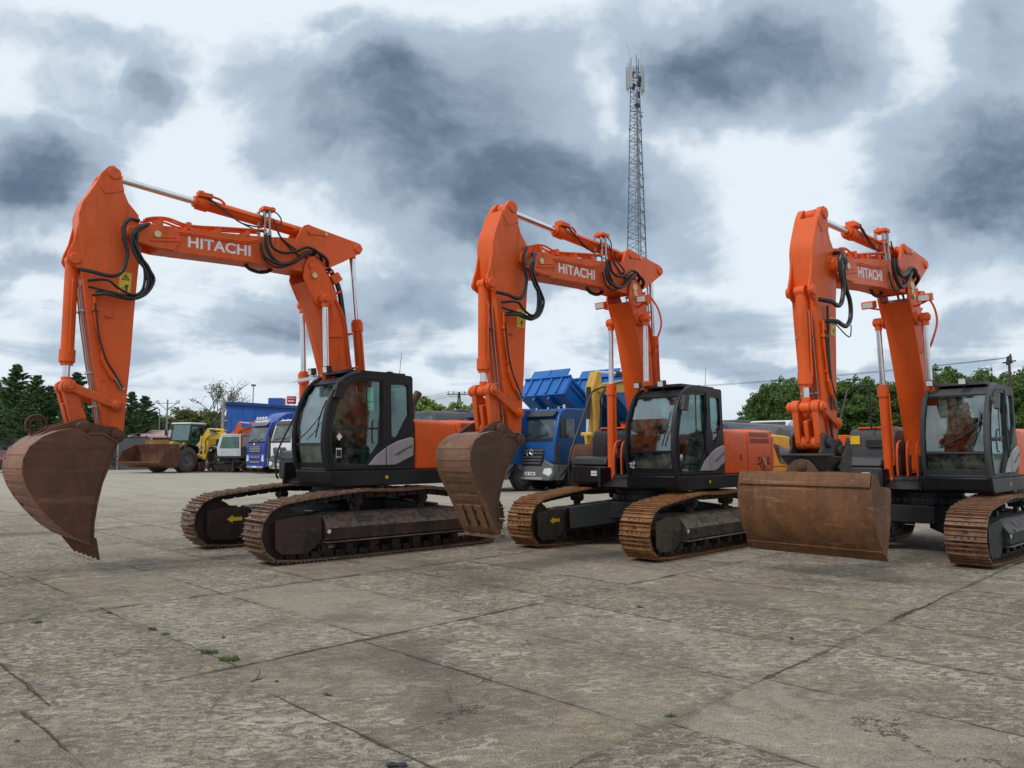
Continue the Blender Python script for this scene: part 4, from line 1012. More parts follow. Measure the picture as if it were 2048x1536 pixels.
def bucket_shell(prof, w, th=.03, y0=0.0):
    return prof
def digging_bucket(root, cfg, shell, openp, w, ears, teeth=0, name='bucket'):
    TIP, BL = cfg['pins']['armtip'], cfg['pins']['bktlink']
    h = w/2; b = MB()
    side = shell + openp
    for s in (-1, 1):
        b.prism(side, min(s*(h-.022), s*h), max(s*(h-.022), s*h), 0)
        b.sheet(openp[::-1], min(s*(h-.03), s*(h+.014)), max(s*(h-.03), s*(h+.014)), .03, 0)
    b.sheet(shell, -h+.02, h-.02, .022, 1)
    # wear straps across the back of the shell
    n = len(shell)
    cum = [0]
    for i in range(n-1): cum.append(cum[-1]+math.dist(shell[i], shell[i+1]))
    def at(t):
        d = t*cum[-1]; i = 0
        while i < n-2 and d > cum[i+1]: i += 1
        return lerp(shell[i], shell[i+1], (d-cum[i])/(cum[i+1]-cum[i]))
    bands = cfg['bands']
    for i in range(bands):
        t0 = .05+i*(.72/bands); t1 = t0+.72/bands*.62
        q = [at(t0), at((t0+t1)/2), at(t1)]
        q = [(x, z) for x, z in q]
        b.sheet(q[::-1], -h+.01, h-.01, .010, 1)
    # edge doubling along both sides of the shell
    for s in (-1, 1):
        y0, y1 = sorted((s*(h-.09), s*(h+.006))); b.sheet([at(t/12) for t in range(0, 10)][::-1], y0, y1, .012, 1)
    bk = b.build(name, [cfg['bktm'], cfg['shellm']], root, bevel=.006)
    e = MB()
    for s in (-1, 1):
        for yy in (.20,): e.prism(ears, min(s*yy, s*(yy+.035)), max(s*yy, s*(yy+.035)))
        for p in (TIP, BL):
            e.lathe((p[0], s*.235, p[1]), (0, s, 0), [(0, .085), (.05, .085), (.055, .06), (.055, .03)], 20)
    e.cyl((TIP[0], -.3, TIP[1]), (TIP[0], .3, TIP[1]), .045, n=14); e.cyl((BL[0], -.28, BL[1]), (BL[0], .28, BL[1]), .04, n=14)
    e.build('bucket_ear', cfg['bktm'], bk, bevel=.008)
    if teeth:
        lip0, lip1 = shell[0], shell[1]
        for i in range(teeth):
            y = -h+.05+i*(w-.10)/(teeth-1); t = MB()
            dx, dz = -.115, -.215
            b0, b1 = (lip0[0]+.06, lip0[1]+.06), (lip0[0]-.045, lip0[1]+.075)
            tip = (lip0[0]+dx, lip0[1]+dz)
            for (p0, p1, w0, w1) in (((b0), (b1), .085, .05),):
                t.add([(p0[0]+.05, y-w0/2, p0[1]+.01), (p0[0]+.05, y+w0/2, p0[1]+.01), (p1[0]-.02, y+w0/2, p1[1]), (p1[0]-.02, y-w0/2, p1[1]),
                       (tip[0]+.012, y-w1/2, tip[1]), (tip[0]+.012, y+w1/2, tip[1]), (tip[0]-.008, y+w1/2, tip[1]+.005), (tip[0]-.008, y-w1/2, tip[1]+.005)],
                      [(0,1,2,3), (7,6,5,4), (0,4,5,1), (1,5,6,2), (2,6,7,3), (3,7,4,0)])
            t.build('bucket_tooth', cfg['bktm'], bk, bevel=.006)
    return bk

EXC = {
 1: dict(pos=(-2.811, 13.155), t=.749, S=1.0, pins=dict(knuckle=(.92, 4.66), boomarm=(3.69, 4.67), armtip=(3.77, 1.81), linkp=(4.37, 2.45), bktlink=(4.20, 1.91)),
    shoe='shoe1', frame='frame1', cover='frame1', under='black', cab='cabgrey', deck='black', boom='orange', link='orange_worn', bktm='bucket1', shellm='shell1', bands=9,
    label='leftmost orange crawler excavator, with the widest toothed brown bucket'),
 2: dict(pos=(2.383, 13.324), t=.805, S=.93, pins=dict(knuckle=(.76, 4.68), boomarm=(3.64, 4.67), armtip=(3.78, 1.88), linkp=(4.31, 2.60), bktlink=(4.20, 2.04)),
    shoe='shoe2', frame='frame2', cover='frame2', under='black', cab='cabgrey', deck='black', boom='orange', link='orange_worn', bktm='bucket2', shellm='shell2', bands=9,
    label='middle orange crawler excavator, with a narrow toothless trenching bucket'),
 3: dict(pos=(6.849, 12.662), t=.763, S=.923, pins=dict(knuckle=(1.05, 4.55), boomarm=(4.0, 4.39), armtip=(4.17, 1.73), linkp=(4.60, 2.33), bktlink=(4.50, 1.84)),
    shoe='shoe3', frame='frame3', cover='frame3', under='black', cab='cabpale', deck='cabgrey', boom='orange', link='orange_worn', bktm='bucket3', shellm='bucket3', bands=0,
    label='rightmost orange crawler excavator, cut by the frame, with a wide rusty grading bucket'),
}
def make_excavator(k):
    cfg = EXC[k]; cfg['k'] = k
    P = cfg['pins']; ar = sim((3.69, 4.67), (3.77, 1.81), P['boomarm'], P['armtip'])
    P['armcylrod'] = ar((3.94, 5.47)); P['bcyltop'] = ar((4.37, 4.18)); P['linkarm'] = ar((3.78, 2.22))
    M.setdefault(cfg['cover'], M['orange'])
    root = empty('crawler_excavator', cfg['label'], 'excavator', (cfg['pos'][0], cfg['pos'][1], 0), math.pi+cfg['t'], 'big orange crawler excavators in a row', cfg['S'])
    for s in (1, -1): make_track(root, s, cfg)
    make_undercarriage(root, cfg)
    cfg = dict(cfg); cfg['cover'] = 'orange'
    make_upper(root, cfg); make_cab(root, cfg); make_front(root, cfg)
    # guards for the hose bundle between boom foot and cab
    m = MB()
    for y in (-.16, .0, .16, .27):
        m.tube([(.85, y, 1.30), (.86, y, 1.65), (.80, y, 1.86), (.66, y, 1.90)], .02, 7)
    m.box(.86, .90, .20, .30, 1.30, 1.62); m.build('hydraulic_pipe', 'orange', root)
    m = MB()
    for y in (-.10, .06, .22): m.tube([(.88, y, 1.30), (.90, y, 1.45), (.89, y, 1.66)], .022, 7)
    m.build('hydraulic_hose', 'rubber', root)
    if k == 1:
        shell = [(4.125, .40), (4.26, .46), (4.45, .60), (4.63, .79), (4.79, 1.01), (4.89, 1.20), (4.93, 1.36), (4.915, 1.52), (4.85, 1.66), (4.73, 1.77), (4.56, 1.85), (4.38, 1.885)]
        openp = [(4.20, 1.80), (4.05, 1.80), (3.88, 1.70), (3.95, 1.48), (4.05, 1.18), (4.10, .90), (4.125, .66), (4.12, .42)]
        ears = [(4.73, 1.77), (4.56, 1.90), (4.38, 1.97), (4.20, 2.03), (4.10, 1.97), (3.90, 1.93), (3.77, 1.92), (3.67, 1.84), (3.68, 1.74), (3.80, 1.66), (4.0, 1.72), (4.2, 1.74)]
        bk = digging_bucket(root, cfg, shell, openp, 1.26, ears, teeth=6)
        m = MB(); m.tube([(4.62+.125*math.cos(2*math.pi*q/20), -.33, 1.95+.125*math.sin(2*math.pi*q/20)) for q in range(21)], .017, 7, smooth=0); m.tube([(4.62+.07*math.cos(2*math.pi*q/16), -.33, 1.95+.07*math.sin(2*math.pi*q/16)) for q in range(17)], .012, 6, smooth=0); m.box(4.55, 4.70, -.36, -.30, 1.80, 1.86)
        m.build('lifting_ring', cfg['bktm'], bk)
    elif k == 2:
        shell = [(4.30, .50), (4.40, .62), (4.57, .94), (4.72, 1.18), (4.86, 1.40), (4.91, 1.56), (4.90, 1.74), (4.81, 1.87), (4.66, 1.955), (4.48, 1.99), (4.36, 2.0)]
        openp = [(4.20, 1.93), (4.05, 1.92), (3.92, 1.82), (4.22, 1.45), (4.33, 1.18), (4.385, .95), (4.36, .72)]
        ears = [(4.66, 1.94), (4.48, 2.06), (4.34, 2.13), (4.20, 2.16), (4.06, 2.08), (3.90, 1.99), (3.78, 1.99), (3.68, 1.91), (3.68, 1.82), (3.80, 1.74), (4.0, 1.82), (4.2, 1.86)]
        bk = digging_bucket(root, cfg, shell, openp, .72, ears)
        m = MB()
        for y in (-.20, .0, .20): m.obox((4.52, y, .78), (.02, .11, .36), Matrix.Rotation(R(27), 3, 'Y'))
        m.box(4.22, 4.34, -.372, .372, .47, .52)
        m.build('wear_plate', 'shell2', bk, bevel=.006)
    else:
        # wide grading bucket hung from a dark tilting head
        m = MB()
        sidep = [(4.02, 1.84), (4.12, 1.90), (4.28, 1.82), (4.40, 1.93), (4.55, 1.98), (4.66, 1.92), (4.66, 1.78), (4.74, 1.70), (4.60, 1.44), (4.12, 1.40), (3.98, 1.58)]
        for s in (-1, 1): m.prism(sidep, min(s*.20, s*.24), max(s*.20, s*.24)); m.cyl((4.17, s*.24, 1.73), (4.17, s*.30, 1.73), .085, n=18); m.cyl((4.50, s*.24, 1.84), (4.50, s*.29, 1.84), .075, n=18)
        m.prism_ngon([(4.10, 1.42), (4.60, 1.46), (4.66, 1.62), (4.20, 1.60)], -.20, .20)
        m.box(4.60, 4.78, -.36, .36, 1.655, 1.69)
        m.add([(4.74, -.34, 1.655), (4.74, .34, 1.655), (4.62, .22, 1.44), (4.62, -.22, 1.44), (4.20, -.34, 1.655), (4.20, .34, 1.655), (4.20, .22, 1.44), (4.20, -.22, 1.44)], [(0,1,2,3), (7,6,5,4), (0,4,5,1), (1,5,6,2), (2,6,7,3), (3,7,4,0)])
        m.prism(([(4.05, 1.92), (4.20, 1.70), (4.40, 1.50), (4.30, 1.38), (4.02, 1.45), (3.93, 1.70)]), .30, .34)
        m.build('tilting_head', 'hitchm', root, bevel=.012)
        b = MB(); h = .94
        shell = [(4.50, .33), (4.56, .40), (4.67, .52), (4.79, .68), (4.86, .88), (4.875, 1.12), (4.86, 1.25), (4.80, 1.43)]
        openp = [(4.72, 1.42), (4.60, 1.27), (4.30, 1.24), (4.24, 1.20), (4.30, .80), (4.40, .50)]
        for s in (-1, 1): b.prism(shell+openp, min(s*(h-.03), s*h), max(s*(h-.03), s*h))
        b.sheet(shell, -h+.03, h-.03, .022)
        b.sheet([(4.45, .30), (4.50, .32), (4.61, .43)], -h-.006, h+.006, .028)
        b.sheet([(4.878, 1.26), (4.872, 1.30), (4.812, 1.44)][::-1], -h+.02, h-.02, .012)
        b.prism([(4.50, .31), (4.60, .40), (4.62, .50), (4.52, .42)], h, h+.02); b.prism([(4.50, .31), (4.60, .40), (4.62, .50), (4.52, .42)], -h-.02, -h)
        b.sheet([(4.80, 1.42), (4.66, 1.45), (4.35, 1.42)], -.5, .5, .03)
        bk = b.build('bucket', cfg['bktm'], root, bevel=.006)
        m = MB(); pr = [(-.26, 1.40), (.26, 1.40), (.17, 1.54), (.10, 1.60), (.0, 1.62), (-.10, 1.60), (-.17, 1.54)]
        m.prism_x([(y-.02, z) for y, z in pr], 4.74, 4.78); m.prism_x([(y-.02, z) for y, z in pr], 4.30, 4.34)
        m.cyl((4.25, -.02, 1.52), (4.83, -.02, 1.52), .045, n=14); m.lathe((4.78, -.02, 1.52), (1, 0, 0), [(0, .075), (.03, .07)], 18)
        m.build('pivot_bracket', 'bucket2', bk, bevel=.008)
    return root
for k in (1, 2, 3): make_excavator(k)
# lettering on the rear door of the middle machine
def zaxis_lettering():
    root = [o for o in bpy.data.objects if o.name == 'crawler_excavator.001'][0]
    cov = [c for c in root.children if c.name.startswith('engine_cover')][0]
    mk = lambda x, z: Matrix.Translation((x, 1.3405, z)) @ Matrix(((-1,0,0,0),(0,0,1,0),(0,1,0,0),(0,0,0,1)))
    text_mesh('lettering', 'ZA', .205, 'blacktext', cov, mk(-1.815, 1.52), .001, .010, sx=.86)
    text_mesh('lettering', 'IS', .205, 'blacktext', cov, mk(-2.165, 1.52), .001, .010, sx=.86)
    m = MB(); y0, y1 = 1.341, 1.344
    m.prism_ngon([(-1.945, 1.445), (-1.985, 1.445), (-2.055, 1.65), (-2.015, 1.65)], y0, y1, 0); m.prism_ngon([(-1.935, 1.60), (-1.975, 1.60), (-2.06, 1.445), (-2.02, 1.445)], y0+.001, y1+.001, 1)
    m.build('lettering', ['purple', 'yellow'], cov, smooth=0)
    text_mesh('lettering', '210', .20, 'blacktext', cov, mk(-1.93, 1.365), .001, .010, sx=.80)
    text_mesh('lettering', 'LC', .10, 'blacktext', cov, mk(-2.15, 1.335), .001, .005)
    # the third machine's and first machine's doors carry none that shows
zaxis_lettering()
# ------------------------------------------------------------------ vehicles parked further back (x forward, y left)
HD = math.pi+.78           # everything is parked on the same slant
def X(u, y): return (u-1024)/1518*y*1.0
def wheel(parent, x, y, r, w, tyre='tire', rim='galv', side=1):
    m = MB(); m.lathe((x, y, r), (0, side, 0), [(-w*.2, r*.3), (-w*.3, r*.55), (-w/2, r*.64), (-w/2, r*.90), (-w*.40, r*.985), (-w*.2, r), (w*.2, r), (w*.40, r*.985), (w/2, r*.90), (w/2, r*.64), (w*.30, r*.56), (w*.2, r*.3)], 32)
    if r > .6:
        for k in range(24):
            a = 2*math.pi*k/24
            for s in (-1, 1):
                c = Vector((x+math.cos(a+s*.06)*r, y+s*w*.22, r+math.sin(a+s*.06)*r)); m.obox(c, (.05, w*.42, .05), Matrix.Rotation(-a, 3, 'Y') @ Matrix.Rotation(s*.5, 3, 'X'))
    t = m.build('wheel', tyre, parent)
    m = MB(); m.lathe((x, y, r), (0, side, 0), [(w*.1, r*.52), (w*.36, r*.60), (w*.38, r*.54), (w*.28, r*.44), (w*.24, r*.24), (w*.38, r*.20), (w*.40, r*.10)], 24)
    for k in range(10):
        a = 2*math.pi*k/10; m.cyl((x+math.cos(a)*r*.32, y+side*w*.2, r+math.sin(a)*r*.32), (x+math.cos(a)*r*.32, y+side*w*.26, r+math.sin(a)*r*.32), r*.03, n=6)
    m.build('rim', rim, t)
    return t

def tractor_cab(root, body, trim, h=3.15, style='arocs', roofsp=False):
    w = 1.15
    P = [(-.62, .95), (1.30, 1.02), (1.42, 1.12), (1.44, 1.55), (1.38, 1.93), (1.12, h-.33), (.98, h-.10), (.70, h), (-.60, h+.02), (-.66, h-.2)]
    c = MB()
    c.prism_ngon(P, -w, w)
    if roofsp:
        c.prism_ngon([(.55, h-.02), (.40, h+.18), (-.1, h+.48), (-.60, h+.60), (-.64, h)], -.95, .95)
    cab = c.build('cab', body, root, bevel=.07, segs=3)
    def onface(z, off=.012):   # x on the raked front between z=1.93 and z=h-.33
        t = (z-1.93)/(h-.33-1.93); return 1.38+(1.12-1.38)*t+off
    m = MB(); z0, z1 = 1.98, h-.42
    m.add([(onface(z0), -1.03, z0), (onface(z0), 1.03, z0), (onface(z1), .98, z1), (onface(z1), -.98, z1), (onface(z0)-.05, -1.03, z0), (onface(z0)-.05, 1.03, z0), (onface(z1)-.05, .98, z1), (onface(z1)-.05, -.98, z1)], [(0,1,2,3), (7,6,5,4), (0,4,5,1), (1,5,6,2), (2,6,7,3), (3,7,4,0)])
    m.build('windscreen', 'dglass', cab, bevel=.01)
    m = MB(); m.beam((onface(z0+.03, .03), -.75, z0+.04), (onface(z0+.12, .03), -.05, z0+.13), .02, .02); m.beam((onface(z0+.03, .03), .10, z0+.04), (onface(z0+.12, .03), .80, z0+.13), .02, .02); m.build('wiper', 'plastic', cab)
    m = MB(); m.box(onface(1.93)-.05, onface(1.93)+.02, -1.05, 1.05, 1.86, 1.97); m.build('scuttle_trim', 'plastic', cab, bevel=.01)
    m = MB(); m.prism_ngon([(1.02, h-.16), (1.28, h-.34), (1.30, h-.30), (1.06, h-.08)], -1.0, 1.0); m.build('sun_visor', 'plastic' if style != 'volvo' else 'greyp', cab, bevel=.012)
    # side doors with windows
    for s in (-1, 1):
        m = MB(); y0, y1 = sorted((s*1.145, s*1.158)); m.prism_ngon([(.28, 2.0), (1.16, 1.98), (.94, h-.42), (.28, h-.40)], y0, y1); m.build('side_window', 'dglass', cab, bevel=.008)
        m = MB(); y0, y1 = sorted((s*1.15, s*1.156))
        for a, b in (((.20, 1.12), (.20, h-.3)), ((.20, 1.12), (1.18, 1.12)), ((1.22, 1.2), (1.22, 1.95))): m.beam((a[0], s*1.152, a[1]), (b[0], s*1.152, b[1]), .012, .015)
        m.box(.28, .42, y0, y1, 1.82, 1.87); m.build('door_seam', 'plastic', cab)
        m = MB(); m.box(1.00, 1.10, s*1.24-.09, s*1.24+.13, 2.02, 2.72); m.tube([(1.0, s*1.14, 2.78), (1.06, s*1.22, 2.80), (1.06, s*1.26, 2.74)], .018, 6); m.build('side_mirror', 'plastic', cab, bevel=.03)
        m = MB(); m.prism_ngon([(.95, .45), (1.30, .45), (1.30, 1.0), (.20, 1.0), (.20, .75), (.60, .98)], min(s*.9, s*1.17), max(s*.9, s*1.17)); m.build('step_panel', trim, root, bevel=.02)
    # front
    if style == 'arocs':
        m = MB(); m.prism_x([(-.62, 1.60), (.62, 1.60), (.70, 1.50), (.55, 1.0), (.45, .93), (-.45, .93), (-.55, 1.0), (-.70, 1.50)], 1.40, 1.462); gr = m.build('grille', 'plastic', cab, bevel=.01)
        for i, z in enumerate((1.52, 1.41, 1.27, 1.16, 1.05)):
            hw = .66-i*.04
            m = MB(); m.prism_ngon([(1.455, z-.035), (1.49, z-.02), (1.50, z+.02), (1.46, z+.035)], -hw, hw); m.build('grille_slat', 'greyp', gr, bevel=.006)
        m = MB(); c_ = Vector((1.515, 0, 1.43)); r_ = .155
        pts = [(c_.x, r_*math.cos(2*math.pi*k/24), c_.z+r_*math.sin(2*math.pi*k/24)) for k in range(25)]
        m.tube(pts, .014, 6, smooth=0)
        for k in range(3):
            a = math.pi/2+2*math.pi*k/3; m.cyl(c_, (c_.x, r_*math.cos(a), c_.z+r_*math.sin(a)), .026, .006, n=6)
        m.build('star_emblem', 'chrome', gr)
        m = MB(); m.prism_x([(-1.15, .98), (-.70, 1.18), (-.55, .93), (.55, .93), (.70, 1.18), (1.15, .98), (1.17, .62), (.95, .42), (-.95, .42), (-1.17, .62)], 1.25, 1.50); bp = m.build('bumper', trim, root, bevel=.04)
        for s in (-1, 1):
            m = MB(); m.prism_x([(s*.64, .68), (s*.72, .86), (s*1.06, .88), (s*1.12, .72), (s*.95, .58)], 1.49, 1.512); m.build('headlight', 'lens', bp, bevel=.01)
        m = MB(); m.box(1.48, 1.515, -.60, .60, .44, .53); m.build('skid_bar', 'silver', bp, bevel=.012)
        m = MB(); m.box(1.50, 1.512, -.27, .27, .60, .72); pl = m.build('number_plate', 'white', bp)
        m = MB(); yy = -.21
        for i, wd in enumerate((.04, .04, .0, .035, .04, .04, .03)):
            if wd: m.box(1.512, 1.514, yy, yy+wd, .625, .695)
            yy += .065
        m.build('plate_marks', 'blacktext', pl)
        m = MB(); m.box(1.36, 1.41, -.56, .56, 1.72, 1.74); m.build('bonnet_line', 'plastic', cab)
        for y in (-.85, -.30, .30, .85):
            m = MB(); m.cyl((.82, y, h-.02), (.82, y, h+.05), .03, n=8); m.build('marker_light', 'lens', cab)
        m = MB(); m.cyl((.4, .75, h), (.4, .75, h+.16), .045, n=10); m.build('roof_horn', 'lens', cab)
    else:
        for (z0, z1) in ((1.30, 1.72), (.92, 1.13), (.62, .80)):
            m = MB(); hw = .72 if z0 > 1.2 else .62
            m.box(1.42, 1.455, -hw, hw, z0, z1); g = m.build('grille', 'plastic', cab, bevel=.01)
            n = max(2, int((z1-z0)/.10)); m = MB()
            for i in range(n): z = z0+.04+i*(z1-z0-.04)/n; m.box(1.455, 1.475, -hw+.03, hw-.03, z, z+.035)
            for i in range(-3, 4): m.box(1.455, 1.472, i*.2-.012, i*.2+.012, z0+.02, z1-.02)
            m.build('grille_bars', 'silver', g)
        m = MB(); m.prism_x([(-1.16, 1.18), (1.16, 1.18), (1.18, .50), (1.0, .38), (-1.0, .38), (-1.18, .50)], 1.22, 1.44); bp = m.build('bumper', body, root, bevel=.04)
        m = MB(); m.box(1.40, 1.47, -1.0, 1.0, .34, .46); m.build('bumper_lip', 'silver', bp, bevel=.015)
        for s in (-1, 1):
            m = MB(); m.prism_x([(s*.80, .76), (s*.84, 1.12), (s*1.05, 1.14), (s*1.12, .72)], 1.43, 1.455); m.build('headlight', 'lens', bp, bevel=.01)
        m = MB(); m.box(1.47, 1.48, -.26, .26, .36, .46); m.build('number_plate', 'white', bp)
        if roofsp:
            for i in range(4):
                y = -.66+i*.36+.1; m = MB(); m.lathe((1.02, y, h+.16), (1, 0, 0), [(-.06, .05), (0, .10), (.05, .10)], 16); m.cyl((1.0, y, h-.02), (1.0, y, h+.08), .012, n=6); m.build('roof_lamp', 'lens', cab)
            m = MB(); m.tube([(1.0, -.95, h-.05), (1.02, -.9, h+.06), (1.02, .9, h+.06), (1.0, .95, h-.05)], .02, 6); m.build('lamp_bar', 'chrome', cab)
            m = MB(); m.prism_x([(-.85, h-.10), (.85, h-.10), (.80, h+.02), (-.80, h+.02)], 1.0, 1.06); m.build('roof_sign', 'lens', cab, bevel=.01)
            m = MB(); m.box(1.438, 1.447, -.25, -.05, 1.76, 1.86); m.build('bonnet_badge', 'lens', cab)
    return cab

def chassis(root, x0, x1, axles, w=.95, tyre='tire'):
    m = MB(); m.box(x0, x1, -.42, -.34, .72, 1.0); m.box(x0, x1, .34, .42, .72, 1.0)
    for a in axles: m.cyl((a, -w, .52), (a, w, .52), .08, n=8)
    m.build('chassis', 'plastic', root)
    for a in axles:
        for s in (-1, 1): wheel(root, a, s*w, .52, .32 if a > -1 else .55, tyre, 'greyp', s)
def tipper(x, y, lab, ang=34, rz=HD):
    root = empty('tipper_truck', lab, 'tipper truck', (x, y, gz(y)), rz, 'blue tipper trucks with raised bodies')
    tractor_cab(root, 'blue', 'greyp', 3.1, 'arocs')
    chassis(root, -6.0, 1.1, (0, -1.9, -4.1, -5.4))
    # raised body, hinged at the rear
    hx, hz = -6.1, .95; T = Matrix.Translation((hx, 0, hz)) @ Matrix.Rotation(-R(ang), 4, 'Y')
    L, H_, W_ = 4.95, .86, 1.24
    def tb(mb): mb.v = [tuple(T @ Vector(v)) for v in mb.v]; return mb
    m = MB(); m.box(0, L, -W_, W_, 0, .10); m.box(0, L, -W_, -W_+.07, .10, H_); m.box(0, L, W_-.07, W_, .10, H_); m.box(L-.07, L, -W_+.07, W_-.07, .10, H_); m.box(0, .07, -W_+.07, W_-.07, .10, H_-.02)
    for yy in (-.45, .38): m.box(.1, L-.1, yy, yy+.12, -.16, 0)
    bd = tb(m).build('tipper_body', 'bin', root, bevel=.015)
    m = MB()
    for yy in (-.86, -.30, .28, .84): m.box(L, L+.07, yy-.05, yy+.05, .05, H_-.03)
    for s in (-1, 1):
        for xx in (.1, 1.2, 2.4, 3.6, L-.12): y0, y1 = sorted((s*W_, s*(W_+.06))); m.box(xx, xx+.10, y0, y1, .0, H_)
        y0, y1 = sorted((s*W_, s*(W_+.07))); m.box(0, L, y0, y1, H_-.10, H_); m.box(0, L, y0, y1, .52, .58)
    m.box(L-.02, L+.10, -W_-.05, W_+.05, H_-.02, H_+.06)
    tb(m).build('body_rib', 'bin', bd, bevel=.008)
    m = MB(); m.box(L-.02, L+.04, -W_*.82, W_*.82, H_+.06, H_+.46); m.box(L+.04, L+.07, -.02, .02, H_+.06, H_+.46)
    tb(m).build('head_board', 'bin', bd, bevel=.012)
    m = MB()
    for s in (-1, 1):
        y0, y1 = sorted((s*(W_+.07), s*(W_+.075))); m.box(.3, 3.4, y0, y1, .22, .26)
    tb(m).build('reflective_strip', 'white', bd)
    m = MB(); top = T @ Vector((L-.9, 0, 0)); m.cyl((-1.15, 0, .9), lerp((-1.15, 0, .9), top, .55), .11, n=12); m.cyl(lerp((-1.15, 0, .9), top, .55), top, .075, n=12)
    m.build('hoist_ram', 'galv', root)
    m = MB(); m.box(-1.0, -.72, -1.12, 1.12, .9, 2.55); m.build('rear_wall', 'navy', root, bevel=.02)
    m = MB(); m.tube([(-.55, -.6, 3.12), (-.2, -.3, 3.22), (.1, .3, 3.22), (.2, .7, 3.12)], .03, 6); m.build('air_hose', 'plastic', root)
    m = MB(); m.box(-3.0, -.9, .62, 1.12, .55, 1.0); m.build('side_tank', 'navy', root, bevel=.04)
    return root
tipper(1.74, 29.6, 'blue tipper truck whose star grille shows between the middle bucket and the yellow excavator', 35)
tipper(-.30, 29.75, 'blue tipper truck mostly hidden behind the arm and narrow bucket of the middle excavator', 35)
tipper(5.35, 38.0, 'blue tipper truck behind the yellow excavator, its body raised highest', 54, R(256))

def artic(x, y, body, trim, lab, h, style, roofsp, name='truck'):
    root = empty(name, lab, 'truck', (x, y, gz(y)), HD+.02)
    tractor_cab(root, body, trim, h, style, roofsp)
    chassis(root, -5.5, 1.1, (0, -3.6, -4.9))
    m = MB(); m.prism_ngon([(-4.4, .98), (-3.2, .98), (-3.2, 1.12), (-4.4, 1.12)], -.5, .5); m.build('coupling_plate', 'plastic', root)
    m = MB(); m.box(-2.6, -.9, .62, 1.15, .5, 1.02); m.box(-2.6, -.9, -1.15, -.62, .5, 1.02); m.build('side_tank', 'greyp', root, bevel=.05)
    return root
vy = 48.2
artic(X(555, vy), vy, 'volvo', 'silver', 'deep blue truck with a row of round roof lamps, left of the white truck', 3.25, 'volvo', True)
wt = artic(X(608, 42.6), 42.6, 'whitep', 'greyp', 'white truck with dark lower grille, half hidden behind the leftmost cab', 3.15, 'arocs', False)

